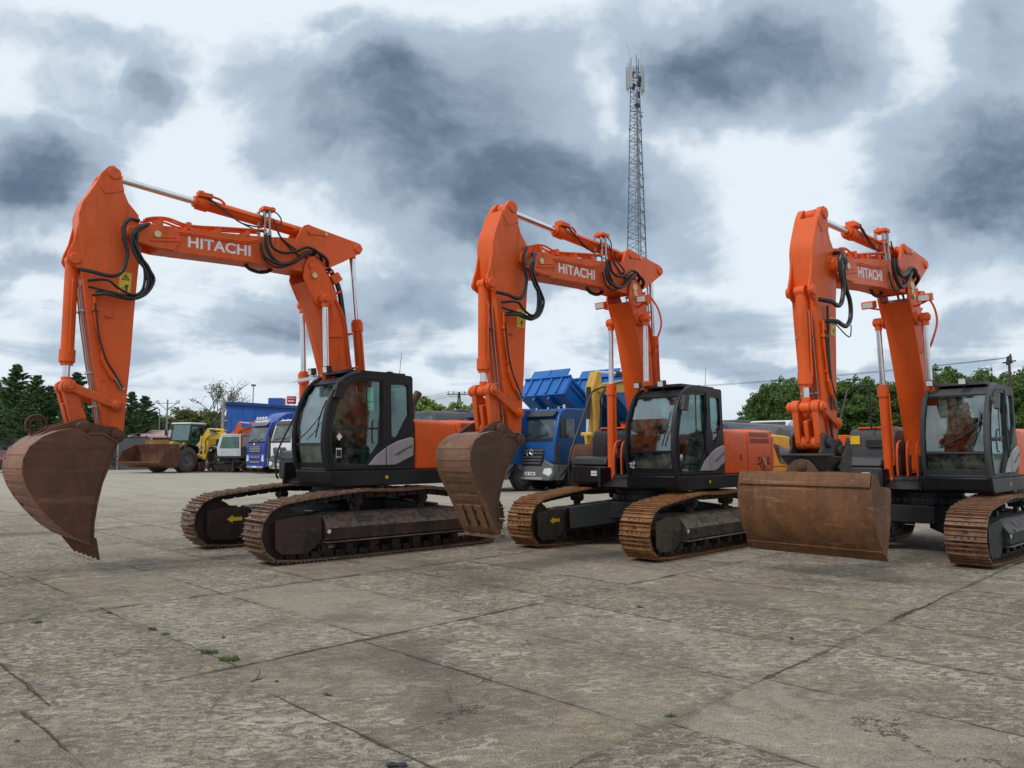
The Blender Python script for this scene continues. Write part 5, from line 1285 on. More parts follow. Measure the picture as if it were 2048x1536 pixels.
# wheel loader
def loader():
    y = 51.3
    root = empty('wheel_loader', 'dusty yellow and white wheel loader with a wide rusty bucket lowered in front', 'wheel loader', (X(382, y), y, gz(y)), R(249))
    for x_ in (1.55, -1.6):
        for s in (-1, 1): wheel(root, x_, s*1.1, .82, .62, 'dusttire', 'greyp', s)
    m = MB(); m.prism_ngon([(-3.3, .75), (-3.4, 1.7), (-3.0, 2.25), (-1.0, 2.45), (-.75, 2.4), (-.65, .9)], -.85, .85); b = m.build('engine_hood', 'yel', root, bevel=.08, segs=3)
    for s in (-1, 1):
        m = MB(); y0, y1 = sorted((s*.851, s*.86)); m.prism_ngon([(-2.4, 1.55), (-2.3, 2.15), (-1.5, 2.25), (-1.45, 1.6)], y0, y1); m.build('side_vent', 'plastic', b)
    m = MB(); m.prism_ngon([(-.75, .9), (-1.0, 2.2), (-.3, 2.3), (.5, 1.5), (.7, .9)], -.8, .8); m.box(-.7, .6, -1.25, 1.25, 1.35, 1.5); m.build('centre_frame', 'whitep', root, bevel=.04)
    for x_ in (1.55, -1.6):
        for s in (-1, 1):
            m = MB(); y0, y1 = sorted((s*.75, s*1.42)); m.sheet([(x_-1.0, 1.15), (x_-.75, 1.62), (x_-.2, 1.78), (x_+.4, 1.74), (x_+.85, 1.45)], y0, y1, .05); m.build('mudguard', 'plastic', root)
    for s in (-1, 1):
        m = MB()
        for i in range(4): m.box(-.35+i*.03, .10+i*.03, min(s*1.0, s*1.35), max(s*1.0, s*1.35), .5+i*.28, .55+i*.28)
        m.box(-.40, -.34, min(s*1.3, s*1.36), max(s*1.3, s*1.36), .45, 1.5); m.box(.14, .2, min(s*1.3, s*1.36), max(s*1.3, s*1.36), .45, 1.5); m.build('ladder', 'plastic', root)
    prof = [(-.45, 1.5), (.72, 1.5), (.95, 2.1), (.78, 3.15), (-.42, 3.18)]
    m = MB()
    for s in (-1, 1): m.plate(prof, [[(-.32, 1.75), (.62, 1.7), (.80, 2.1), (.68, 3.0), (-.30, 3.0)]], min(s*.80, s*.74), max(s*.80, s*.74))
    m.box(-.45, -.39, -.74, .74, 1.5, 3.1); m.box(-.4, .72, -.74, .74, 1.5, 1.56); m.box(.88, .93, -.74, .74, 2.0, 2.06)
    cab = m.build('cab', 'plastic', root)
    m = MB(); m.box(-.50, .86, -.84, .84, 3.16, 3.27); m.build('cab_roof', 'whitep', cab, bevel=.04)
    m = MB(); m.sheet([(.74, 1.56), (.93, 2.1), (.78, 3.12)], -.74, .74, .02)
    for s in (-1, 1): m.plate([(-.32, 1.75), (.62, 1.7), (.80, 2.1), (.68, 3.0), (-.30, 3.0)], [], min(s*.77, s*.775), max(s*.77, s*.775))
    m.build('cab_window', 'glass', cab, smooth=0)
    m = MB(); m.box(-.3, .15, -.25, .25, 1.56, 2.0); m.box(-.4, -.25, -.25, .25, 2.0, 2.65); m.build('seat', 'seat', cab, bevel=.04)
    m = MB()
    for s in (-1, 1): m.prism([(.7, 1.75), (1.0, 1.95), (2.1, 1.35), (2.55, .80), (2.4, .60), (1.9, .95), (.75, 1.4)], min(s*.42, s*.56), max(s*.42, s*.56))
    m.prism([(1.4, 1.2), (1.5, 2.0), (1.7, 2.0), (1.85, .9)], -.18, .18); m.cyl((.6, 0, 1.8), (1.6, 0, 1.95), .09, n=10); m.box(.6, 1.3, -.6, .6, .7, 1.35)
    m.build('lift_arm', 'yel', root, bevel=.02)
    m = MB(); h = 1.72
    sh = [(3.95, .12), (3.0, .10), (2.78, .22), (2.68, .55), (2.75, .95), (3.05, 1.32)]
    side = [(3.95, .12), (3.0, .08), (2.74, .2), (2.64, .55), (2.72, .98), (3.02, 1.36), (3.35, 1.08), (3.8, .75)]
    # bucket rolled slightly back: front lip lifted
    def rot(p): a = R(16); x_, z_ = p[0]-2.75, p[1]-.5; return (2.75+1.2*(x_*math.cos(a)-z_*math.sin(a)), .74+1.25*(x_*math.sin(a)+z_*math.cos(a)))
    sh = [rot(p) for p in sh]; side = [rot(p) for p in side]
    for s in (-1, 1): m.prism(side, min(s*h, s*(h+.03)), max(s*h, s*(h+.03)), 0)
    m.sheet(sh, -h, h, -.04, 0); m.sheet([rot((3.02, 1.30)), rot((3.12, 1.52))], -1.0, 1.0, .03, 1)
    bk = m.build('loader_bucket', ['rustb', 'rusti'], root, bevel=.01)
    m = MB(); m.sheet([(a, b) for a, b in sh], -h+.03, h-.03, .01); m.build('bucket_inside', 'rusti', bk)
    m = MB(); m.cyl((1.0, -.9, 3.0), (1.0, -1.0, 2.2), .02, n=6); m.box(.98, 1.04, -1.2, -1.02, 2.4, 2.8); m.build('mirror', 'plastic', root)
    m = MB(); m.cyl((-2.0, .3, 2.3), (-2.0, .3, 2.9), .07, n=10); m.build('exhaust_pipe', 'plastic', root)
loader()

# simpler excavators further back; joints given in the machine's own side plane
def small_excavator(name, lab, x, y, rz, s, colr, cabc, pins, blade=False, bucket='rustb', group=None, boomw=.2, bodyc=None, fat=1.0):
    root = empty(name, lab, 'excavator', (x, y, gz(y)), rz, group, s)
    for sd in (-1, 1):
        m = MB(); yc = sd*.95
        pth = [(-1.5, .02), (1.5, .02), (1.85, .12), (2.0, .42), (1.85, .72), (1.5, .84), (-1.5, .84), (-1.85, .72), (-2.0, .42), (-1.85, .12)]
        inn = [(a*.93, .42+(b-.42)*.78) for a, b in pth]
        m.plate(pth, [inn], yc-.25, yc+.25)
        n = 40
        for k in range(34):
            xx = -1.6+k*.1; m.box(xx, xx+.03, yc-.25, yc+.25, .84, .87) if k < 33 else None
        m.prism_ngon([(-1.5, .22), (1.5, .22), (1.5, .62), (-1.5, .66)], yc-.14, yc+.14)
        for k in range(5): m.cyl((-1.2+k*.6, yc-.2, .2), (-1.2+k*.6, yc+.2, .2), .11, n=10)
        m.build('track', 'tire', root)
    m = MB(); m.box(-.8, .8, -.8, .8, .45, .8); m.cyl((0, 0, .8), (0, 0, 1.0), .6, n=20); m.build('undercarriage_frame', 'plastic', root)
    m = MB(); m.prism_ngon([(1.25, 1.0), (1.3, 1.2), (-1.4, 1.2), (-1.4, 1.0)], -1.2, 1.2)
    m.prism_ngon([(-.45, 1.2), (-.45, 1.95), (-1.2, 2.0), (-1.75, 1.75), (-1.85, 1.2), (-1.6, 1.0), (-.45, 1.0)], -1.2, 1.2); m.prism_ngon([(-.45, 1.2), (-.45, 1.7), (.7, 1.55), (.9, 1.2)], -1.2, -.25)
    m.build('upper_body', bodyc or colr, root, bevel=.06, segs=3)
    m = MB(); prof = [(1.2, 1.2), (1.25, 1.8), (1.0, 2.7), (-.35, 2.75), (-.4, 1.2)]
    for yy in ((.22, .27), (1.13, 1.18)): m.plate(prof, [[(1.1, 1.75), (.92, 2.6), (-.25, 2.62), (-.28, 1.75)]], *yy)
    m.box(-.4, 1.02, .2, 1.2, 2.72, 2.82); m.box(-.4, 1.2, .27, 1.13, 1.2, 1.28); m.box(-.38, -.32, .27, 1.13, 1.2, 1.9); m.beam((1.24, .7, 1.8), (1.23, .7, 1.84), .9, .05)
    for yy in (.26, 1.14): m.beam((1.2, yy, 1.25), (1.26, yy, 1.8), .06, .05); m.beam((1.26, yy, 1.8), (1.02, yy, 2.72), .06, .05)
    cab = m.build('cab', cabc, root, bevel=.02)
    m = MB(); m.sheet([(1.18, 1.28), (1.24, 1.8), (1.0, 2.7)], .29, 1.11, .01)
    for yy in (.24, 1.15): m.plate([(1.1, 1.75), (.92, 2.6), (-.25, 2.62), (-.28, 1.75)], [], yy, yy+.005)
    m.build('cab_window', 'glass', cab, smooth=0)
    m = MB(); m.box(-.15, .35, .45, .95, 1.3, 1.7); m.box(-.25, -.1, .45, .95, 1.7, 2.35); m.build('seat', 'seat', cab, bevel=.04)
    F, E_, A_, T_, B_ = [pins[k_] for k_ in ('foot', 'elbow', 'armpin', 'tip', 'bend')]
    m = MB()
    def taper(p0, p1, w0, w1, hw):
        d = Vector((p1[0]-p0[0], p1[1]-p0[1])).normalized(); nn = (-d.y, d.x)
        m.prism([(p0[0]+nn[0]*w0, p0[1]+nn[1]*w0), (p1[0]+nn[0]*w1, p1[1]+nn[1]*w1), (p1[0]-nn[0]*w1, p1[1]-nn[1]*w1), (p0[0]-nn[0]*w0, p0[1]-nn[1]*w0)], -hw, hw)
    taper(F, E_, .16, .30, boomw); m.cyl((E_[0], -boomw+.002, E_[1]), (E_[0], boomw-.002, E_[1]), .29, n=18); taper(E_, A_, .28, .16, boomw-.004); m.cyl((A_[0], -boomw-.03, A_[1]), (A_[0], boomw+.03, A_[1]), .15, n=16)
    m.build('boom', colr, root, bevel=.015)
    d = Vector((T_[0]-A_[0], T_[1]-A_[1])).normalized(); top = (A_[0]-d.x*.65, A_[1]-d.y*.65); sh = (A_[0]+d.y*-.0, A_[1])
    perp = (d.y, -d.x) if (d.y*1.0) > 0 else (-d.y, d.x)
    m = MB(); q = lambda p, t: (p[0]+perp[0]*t, p[1]+perp[1]*t)
    m.prism([q(top, -.06), q(top, .10*fat), q(A_, .34*fat), q(lerp(A_, T_, .35), .24*fat), q(T_, .10*fat), q(T_, -.12*fat), q(lerp(A_, T_, .5), -.16*fat), q(A_, -.18*fat)], -boomw*.75, boomw*.75)
    m.build('arm', colr, root, bevel=.015)
    def ram(nm, a, b, y_, r_, f=.55):
        m = MB(); mid = lerp(a, b, f); m.cyl((a[0], y_, a[1]), (mid[0], y_, mid[1]), r_, n=12); o = m.build(nm, pins.get('ramcol', colr), root)
        m = MB(); m.cyl((mid[0], y_, mid[1]), (b[0], y_, b[1]), r_*.55, n=10); m.build('piston_rod', 'chrome', o)
    ram('arm_cylinder', (E_[0]-.1, E_[1]+.38), top, 0, .09)
    for yy in (-.33, .33): ram('lift_cylinder', (F[0]+.55, F[1]-.35), lerp(F, E_, .82), yy, .09)
    bt, lp = q(lerp(A_, T_, -.02), .40), q(lerp(A_, T_, .80), .42)
    ram('bucket_cylinder', bt, lp, 0, .09, .68)
    m = MB()
    for yy in (-.2, .2): m.beam((lp[0], yy, lp[1]), (lerp(A_, T_, .88)[0], yy, lerp(A_, T_, .88)[1]), .04, .10); 
    m.beam((lp[0], 0, lp[1]), (B_[0], 0, B_[1]), .22, .10); m.cyl((lp[0], -.24, lp[1]), (lp[0], .24, lp[1]), .08, n=12)
    m.build('bucket_link', pins.get('linkcol', colr), root, bevel=.01)
    m = MB()
    hp = [((a-1.1)*.9, .08) for a in ()]
    for yy in (boomw+.02, boomw+.05): m.tube([(lerp(E_, A_, .3)[0], yy, lerp(E_, A_, .3)[1]+.2), (lerp(E_, A_, .8)[0], yy+.04, lerp(E_, A_, .8)[1]+.1), (A_[0]+.1, yy+.06, A_[1]-.3), (lerp(A_, T_, .35)[0], yy, lerp(A_, T_, .35)[1]), (lerp(A_, T_, .75)[0], yy-.03, lerp(A_, T_, .75)[1])], .03, 6)
    m.build('arm_hose', 'rubber', root)
    if bucket:
        w = pins.get('bw', 1.1)/2; Tx, Tz = T_; k_ = pins.get('bs', 1.0)
        shl = [(Tx+.05*k_, Tz-1.30*k_), (Tx+.38*k_, Tz-1.12*k_), (Tx+.72*k_, Tz-.78*k_), (Tx+.90*k_, Tz-.40*k_), (Tx+.85*k_, Tz-.08*k_), (Tx+.62*k_, Tz+.08*k_), (Tx+.30*k_, Tz+.12*k_)]
        opn = [(Tx-.12*k_, Tz+.05*k_), (Tx-.02*k_, Tz-.4*k_), (Tx+.10*k_, Tz-.9*k_)]
        m = MB()
        for s_ in (-1, 1): m.prism(shl+opn, min(s_*(w-.03), s_*w), max(s_*(w-.03), s_*w))
        m.sheet(shl, -w+.02, w-.02, .03)
        for i in range(1, 6): m.sheet([lerp(shl[i-1], shl[i], .2), lerp(shl[i-1], shl[i], .75)][::-1], -w+.01, w-.01, .012)
        bk = m.build('bucket', bucket, root, bevel=.01)
        if pins.get('teeth'):
            for i in range(4):
                yy = -w+.06+i*(2*w-.12)/3; m = MB(); m.beam((shl[0][0]+.06, yy, shl[0][1]+.04), (shl[0][0]-.06, yy, shl[0][1]-.14), .07, .05); m.build('bucket_tooth', bucket, bk)
    if blade:
        m = MB(); m.sheet([(2.55, .1), (2.45, .35), (2.55, .75)], -1.3, 1.3, .06); m.box(1.6, 2.5, -.6, -.45, .3, .42); m.box(1.6, 2.5, .45, .6, .3, .42); m.build('dozer_blade', blade, root, bevel=.01)
    return root
# yellow machine between the tippers and the middle excavator
small_excavator('crawler_excavator', 'yellow ochre excavator with a rusty bucket, parked behind the middle orange excavator', 5.95, 30.7, HD+.0, 1.0, 'yel', 'plastic',
   dict(foot=(.4, 1.6), elbow=(1.4, 4.1), armpin=(4.05, 3.75), tip=(4.15, 1.65), bend=(4.5, 1.7), bw=1.05, bs=.86, ramcol='plastic'), bucket='rustb', boomw=.25, fat=1.1)
my = 49.0
small_excavator('mini_excavator', 'small yellow mini excavator with a white cab, its arm folded towards the wheel loader', X(477, 50.5), 50.5, math.pi+.22, .88, 'yel2', 'whitep',
   dict(foot=(.7, 1.2), elbow=(1.1, 2.75), armpin=(2.15, 2.6), tip=(2.35, .95), bend=(2.6, 1.1), bs=.01, bw=.1), blade='rustb', bucket=None, boomw=.15, bodyc='plastic')
small_excavator('mini_excavator', 'orange mini excavator mostly hidden by the deep blue truck, its arm hanging in front', X(543, my+1.2), my+1.2, math.pi+.15, .86, 'orange', 'whitep',
   dict(foot=(.7, 1.3), elbow=(.9, 3.25), armpin=(2.3, 3.15), tip=(2.2, 1.2), bend=(2.45, 1.3), bs=.62, bw=.7, teeth=1), blade='rustb', bucket='plastic', boomw=.16)
small_excavator('crawler_excavator', 'yellow excavator seen over the cab and hood of the rightmost orange excavator', X(2128, 23.3), 23.3, HD+.05, .88, 'yel', 'plastic',
   dict(foot=(.4, 1.6), elbow=(1.2, 3.2), armpin=(3.1, 3.0), tip=(3.0, 1.2), bend=(3.35, 1.3), bw=1.0, bs=.9), bucket='rustb', boomw=.24)

# coaches / boxy grey bodies behind the first two machines
def coach(x, y, L, lab, h=3.35, rz=HD, fr='darkgrey'):
    root = empty('coach', lab, 'coach', (x, y, gz(y)), rz, 'dark grey coaches behind the row')
    m = MB(); m.prism_x([(-1.25, .35), (1.25, .35), (1.25, h-.28), (1.10, h-.05), (.85, h), (-.85, h), (-1.10, h-.05), (-1.25, h-.28)], -L, 0); b = m.build('coach_body', fr, root, bevel=.08, segs=3)
    m = MB(); m.box(.001, .02, -1.08, 1.08, 1.35, h-.25); m.build('windscreen', 'dglass', b, bevel=.01)
    for s in (-1, 1):
        n = int(L/1.5)
        for i in range(n):
            m = MB(); y0, y1 = sorted((s*1.251, s*1.262)); x1 = -.35-i*1.5; m.box(x1-1.42, x1, y0, y1, 1.75, h-.38); m.build('side_window', 'dglass', b, bevel=.01)
        for xx in (-2.2, -L+2.6): wheel(root, xx, s*1.08, .5, .3, 'tire', 'greyp', s)
    m = MB(); m.box(-3.2, -1.9, -.6, .6, h, h+.14); m.build('roof_hatch', fr, b, bevel=.04)
    return root
coach(X(838, 36.3), 36.3, 10.5, 'dark grey coach behind the hood of the leftmost excavator')
coach(X(1405, 33.5), 33.5, 9.0, 'dark grey coach behind the hood of the middle excavator', 2.75)

# white lorry cab and yellow wheeled machine right of the middle excavator
wl = artic(X(1552, 41.5), 41.5, 'whitep', 'whitep', 'white lorry cab standing behind the hood of the middle excavator', 3.05, 'volvo2', False, 'lorry')
def dumper():
    y = 27.0
    root = empty('wheel_loader', 'yellow wheeled machine with a slanted black side window, behind the wide grading bucket', 'loader', (X(1494, y), y, gz(y)), HD)
    m = MB(); m.prism_ngon([(-2.3, .75), (-2.4, 1.6), (-2.0, 1.85), (-1.0, 2.05), (.6, 2.12), (.9, 2.0), (1.0, .75)], -1.0, 1.0); b = m.build('engine_hood', 'yel2', root, bevel=.06, segs=3)
    for s in (-1, 1):
        m = MB(); y0, y1 = sorted((s*1.001, s*1.012)); m.prism_ngon([(.15, 1.80), (-.95, 1.60), (-1.35, 1.0), (-.35, 1.10)], y0, y1); m.build('side_window', 'dglass', b, bevel=.01)
        m = MB(); y0, y1 = sorted((s*1.001, s*1.006)); m.box(-2.3, .4, y0, y1, .98, 1.0); m.build('body_seam', 'plastic', b)
    m = MB(); m.prism_ngon([(-2.1, 1.8), (-1.9, 2.3), (-1.0, 2.4), (-.6, 2.0)], -.7, .7); m.build('cab', 'darkgrey', root, bevel=.05)
    for xx in (-1.7, 1.3):
        for s in (-1, 1): wheel(root, xx, s*1.05, .55, .45, 'tire', 'greyp', s)
    m = MB(); m.box(-2.5, 1.8, -.6, .6, .45, .8); m.build('chassis', 'plastic', root)
dumper()
def orange_box():
    y = 24.5
    root = empty('container', 'plain orange steel container standing behind the tank of the rightmost excavator', 'container', (X(1722, y), y+1.2, gz(y)), HD+.8)
    m = MB(); m.box(-1.1, 1.1, -1.2, 1.2, .15, 2.05)
    b = m.build('container_body', 'orange', root, bevel=.03)
    m = MB()
    for i in range(8): m.box(-1.0+i*.27, -.88+i*.27, 1.2, 1.22, .25, 1.95); m.box(-1.0+i*.27, -.88+i*.27, -1.22, -1.2, .25, 1.95)
    m.build('corrugation', 'orange', b); m = MB()
    for xx in (-.9, .9): m.box(xx-.1, xx+.1, -1.1, 1.1, 0, .15)
    m.build('skid', 'plastic', root)
orange_box()
# ------------------------------------------------------------------ building, walls, poles, mast
def blue_hall():
    y = 66.0; L = 13.0
    root = empty('industrial_hall', 'flat-roofed blue clad hall with a dark blue roof edge, behind the blue and white trucks', 'building', (X(452, y), y, gz(y)), .03)
    m = MB(); m.add([(0, 0, 0), (L, 0, 0), (L, 12, 0), (0, 12, 0), (0, 0, 5.42), (L, 0, 4.62), (L, 12, 4.62), (0, 12, 5.42)], [(0,3,2,1),(4,5,6,7),(0,1,5,4),(1,2,6,5),(2,3,7,6),(3,0,4,7)]); w = m.build('wall', 'bluewall', root)
    m = MB(); m.prism([(-.2, 5.43), (L+.2, 4.61), (L+.2, 4.90), (-.2, 5.74)], -.2, 12.2); m.build('roof_edge', 'bluetrim', root, bevel=.03)
    m = MB()
    for i in range(13): m.box(i+.48, i+.50, -.012, 0, .0, 5.38-.0615*(i+.5))
    m.build('cladding_seam', 'bluetrim', w)
    m = MB(); m.box(3.5, 4.7, .3, 1.5, 5.3, 6.05); m.build('roof_unit', 'bluewall', root, bevel=.03)
    m = MB(); m.box(4.701, 4.72, .35, 1.45, 5.4, 6.0); m.build('roof_unit_side', 'block', root)
    return root
blue_hall()
def red_sign():
    y = 74; root = empty('roof_sign', 'small red and white sign on a frame above the blue hall roof', 'sign', (X(582, y), y, gz(y)), 0)
    m = MB(); m.box(-.42, .42, -.2, .2, 6.0, 6.75); b = m.build('sign_box', 'red', root, bevel=.05)
    m = MB(); m.box(-.3, .3, -.212, -.2, 6.2, 6.32); m.box(-.34, .34, -.212, -.2, 6.52, 6.58); m.build('sign_band', 'white', b)
    m = MB()
    for x in (-1.4, -.3, .3, 1.4): m.cyl((x, 0, 4.8), (x, 0, 6.0 if abs(x) < 1 else 6.6), .025, n=6)
    m.cyl((-1.4, 0, 6.55), (1.4, 0, 6.55), .02, n=6); m.build('sign_frame', 'galv', root)
red_sign()
def wall_panels():
    y = 57
    root = empty('yard_wall', 'grey sheet metal yard wall behind the first bucket', 'wall', (X(305, y), y, gz(y)), math.pi+.06)
    for i in range(6):
        m = MB(); m.box(i*2.4, i*2.4+2.36, -.03, .03, .05, 2.35)
        for k in range(12): m.box(i*2.4+.08+k*.19, i*2.4+.14+k*.19, -.05, -.03, .08, 2.3); 
        m.build('wall_panel', 'fence', root)
    for i in range(7):
        m = MB(); m.box(i*2.4-.05, i*2.4+.05, -.06, .06, 0, 2.45); m.build('wall_post', 'concpole', root)
    y = 61; 
    root = empty('low_shed', 'low grey block shed with a sagging faded pink sheet roof, behind the wheel loader', 'shed', (X(235, y), y, gz(y)), .05)
    m = MB(); m.box(0, 8.0, 0, 4, 0, 2.5); w = m.build('wall', 'block', root)
    m = MB(); m.prism_x([(-.4, 2.45), (-.4, 2.55), (2.2, 3.15), (4.4, 2.75), (4.4, 2.65)], -.4, 5.5); m.build('roof', 'pinkroof', root)
    m = MB(); m.prism_x([(-.3, 2.45), (-.3, 2.52), (4.2, 2.9), (4.2, 2.8)], 5.5, 8.3); m.build('roof', 'greyroof', root)
    for i, x in enumerate((.8, 3.0, 5.2)):
        m = MB(); m.box(x, x+1.1, -.02, 0, 1.2, 2.1); m.build('window', 'dglass', w)
    y = 63
    root = empty('low_wall', 'long weathered grey block wall between the loader and the blue hall', 'wall', (X(345, y), y, gz(y)), .02)
    m = MB(); m.box(0, 9.5, 0, .25, 0, 2.75); w = m.build('wall', 'block', root)
    m = MB()
    for i in range(14): m.box(i*.7, i*.7+.5, -.1, .5, 2.75, 2.75+random.uniform(.05, .25))
    m.build('coping', 'greyroof', w)
    # dark hedge-like fence at far left
    y = 60
    root = empty('board_fence', 'dark board fence at the far left edge, under the spruces', 'fence', (X(-60, y), y, gz(y)), .0)
    for i in range(7):
        m = MB()
        for k in range(12): m.box(i*2.0+k*.165, i*2.0+k*.165+.15, -.02, .02, .05, 2.5+random.uniform(-.03, .03))
        m.build('fence_panel', 'wood', root)
    for i in range(8):
        m = MB(); m.box(i*2.0-.05, i*2.0+.05, .02, .12, 0, 2.6); m.build('fence_post', 'wood', root)
wall_panels()
def left_car():
    y = 50; root = empty('parked_car', 'dark red car cut by the left edge of the picture', 'car', (X(-28, y), y, gz(y)), math.pi*.9)
    m = MB(); m.prism_ngon([(-2.1, .35), (-2.15, .85), (-1.6, .98), (-1.2, 1.42), (.3, 1.45), (1.0, .98), (2.0, .82), (2.1, .4)], -.85, .85)
    M['maroon'] = paint('maroon_paint', (.14, .02, .035), .3, .2); b = m.build('body', 'maroon', root, bevel=.08, segs=3)
    for s in (-1, 1):
        m = MB(); y0, y1 = sorted((s*.851, s*.86)); m.prism_ngon([(-1.45, 1.02), (-1.12, 1.36), (.25, 1.38), (.78, 1.0)], y0, y1); m.build('side_window', 'dglass', b)
        for xx in (-1.35, 1.3): wheel(root, xx, s*.78, .32, .2, 'tire', 'galv', s)
left_car()

def mast():
    x, y = X(1277, 90)+.25, 90.0; H = 50.0
    root = empty('telecom_mast', 'tall lattice telecom mast with panel antennas, rising behind the middle excavator', 'mast', (x, y, gz(y)), .25)
    def leg(k, z): r = 2.15-1.62*(z/H); a = math.pi*2*k/3+.35; return Vector((r*math.cos(a), r*math.sin(a), z))
    for k in range(3):
        m = MB(); m.cyl(leg(k, 0), leg(k, H), .11, .055, n=8)
        for z in np.linspace(4, H-3, 8): m.cyl(leg(k, z), leg(k, z+.12), .15, n=8)
        m.build('mast_leg', 'mast', root)
    m = MB(); z = 0; 
    while z < H-1.2:
        st = 2.5-1.5*z/H
        for k in range(3):
            a, b = leg(k, z), leg((k+1) % 3, z+st/2); c = leg(k, z+st)
            m.cyl(a, b, .035, n=5); m.cyl(b, c, .035, n=5)
            if int(z) % 3 == 0: m.cyl(leg(k, z), leg((k+1) % 3, z), .03, n=5)
        z += st
    m.build('lattice_bracing', 'mast', root)
    m = MB()
    f = lambda z: (leg(0, z)+leg(1, z)+leg(2, z))/3
    for s in (-.2, .2): m.cyl((s, .1, 1), (s, .1, H-1), .025, n=5)
    for i in range(110): m.cyl((-.2, .1, 1+i*.43), (.2, .1, 1+i*.43), .018, n=4)
    for s in (-.05, .05, .35): m.cyl((s, -.12, 1), (s, -.12, H-5), .03, n=5)
    m.build('ladder', 'mast', root)
    for k, (dx, dy) in enumerate(((-1.0, -.2), (-.72, -.35), (.72, -.2), (.93, -.1), (1.12, .2), (-.9, .5))):
        m = MB(); m.box(dx-.15, dx+.15, dy-.08, dy+.08, H-4.3+.2*(k % 2), H-1.4+.25*(k > 1)); m.build('panel_antenna', 'antenna', root, bevel=.03)
    m = MB()
    for z in (H-3.6, H-1.9): m.cyl((-1.1, 0, z), (1.2, 0, z), .05, n=6); m.cyl((0, -.9, z), (0, .9, z), .05, n=6)
    for dx in (-1.0, -.72, .72, .93): m.cyl((dx, 0, H-4.8), (dx, 0, H-.9), .04, n=6)
    m.build('antenna_bracket', 'mast', root)
    for k, (dx, z) in enumerate(((-.55, H-2.4), (.45, H-2.9), (-.4, H-3.9), (.2, H-4.9), (.35, H-3.5))):
        m = MB(); m.box(dx-.18, dx+.18, -.35, -.1, z-.35, z+.35); m.build('radio_unit', 'plastic', root, bevel=.02)
    m = MB(); m.lathe((-.15, -.6, H-6.6), (0, -1, 0), [(0, .1), (.12, .33), (.2, .36)], 20); m.build('dish_antenna', 'plastic', root)
    m = MB(); m.lathe((.35, -.5, H-7.8), (.3, -1, 0), [(0, .1), (.1, .22), (.15, .24)], 16); m.box(-.9, .8, -.4, -.35, H-7.2, H-7.12); m.build('dish_antenna', 'mast', root)
    m = MB(); m.tube([(-.8, 0, H-1), (-.8, 0, H+.8), (-1.2, 0, H+1.6)], .03, 5); m.tube([(.75, 0, H-1), (.75, 0, H+1.0), (1.1, 0, H+2.2)], .03, 5); m.build('lightning_rod', 'antenna', root)
mast()

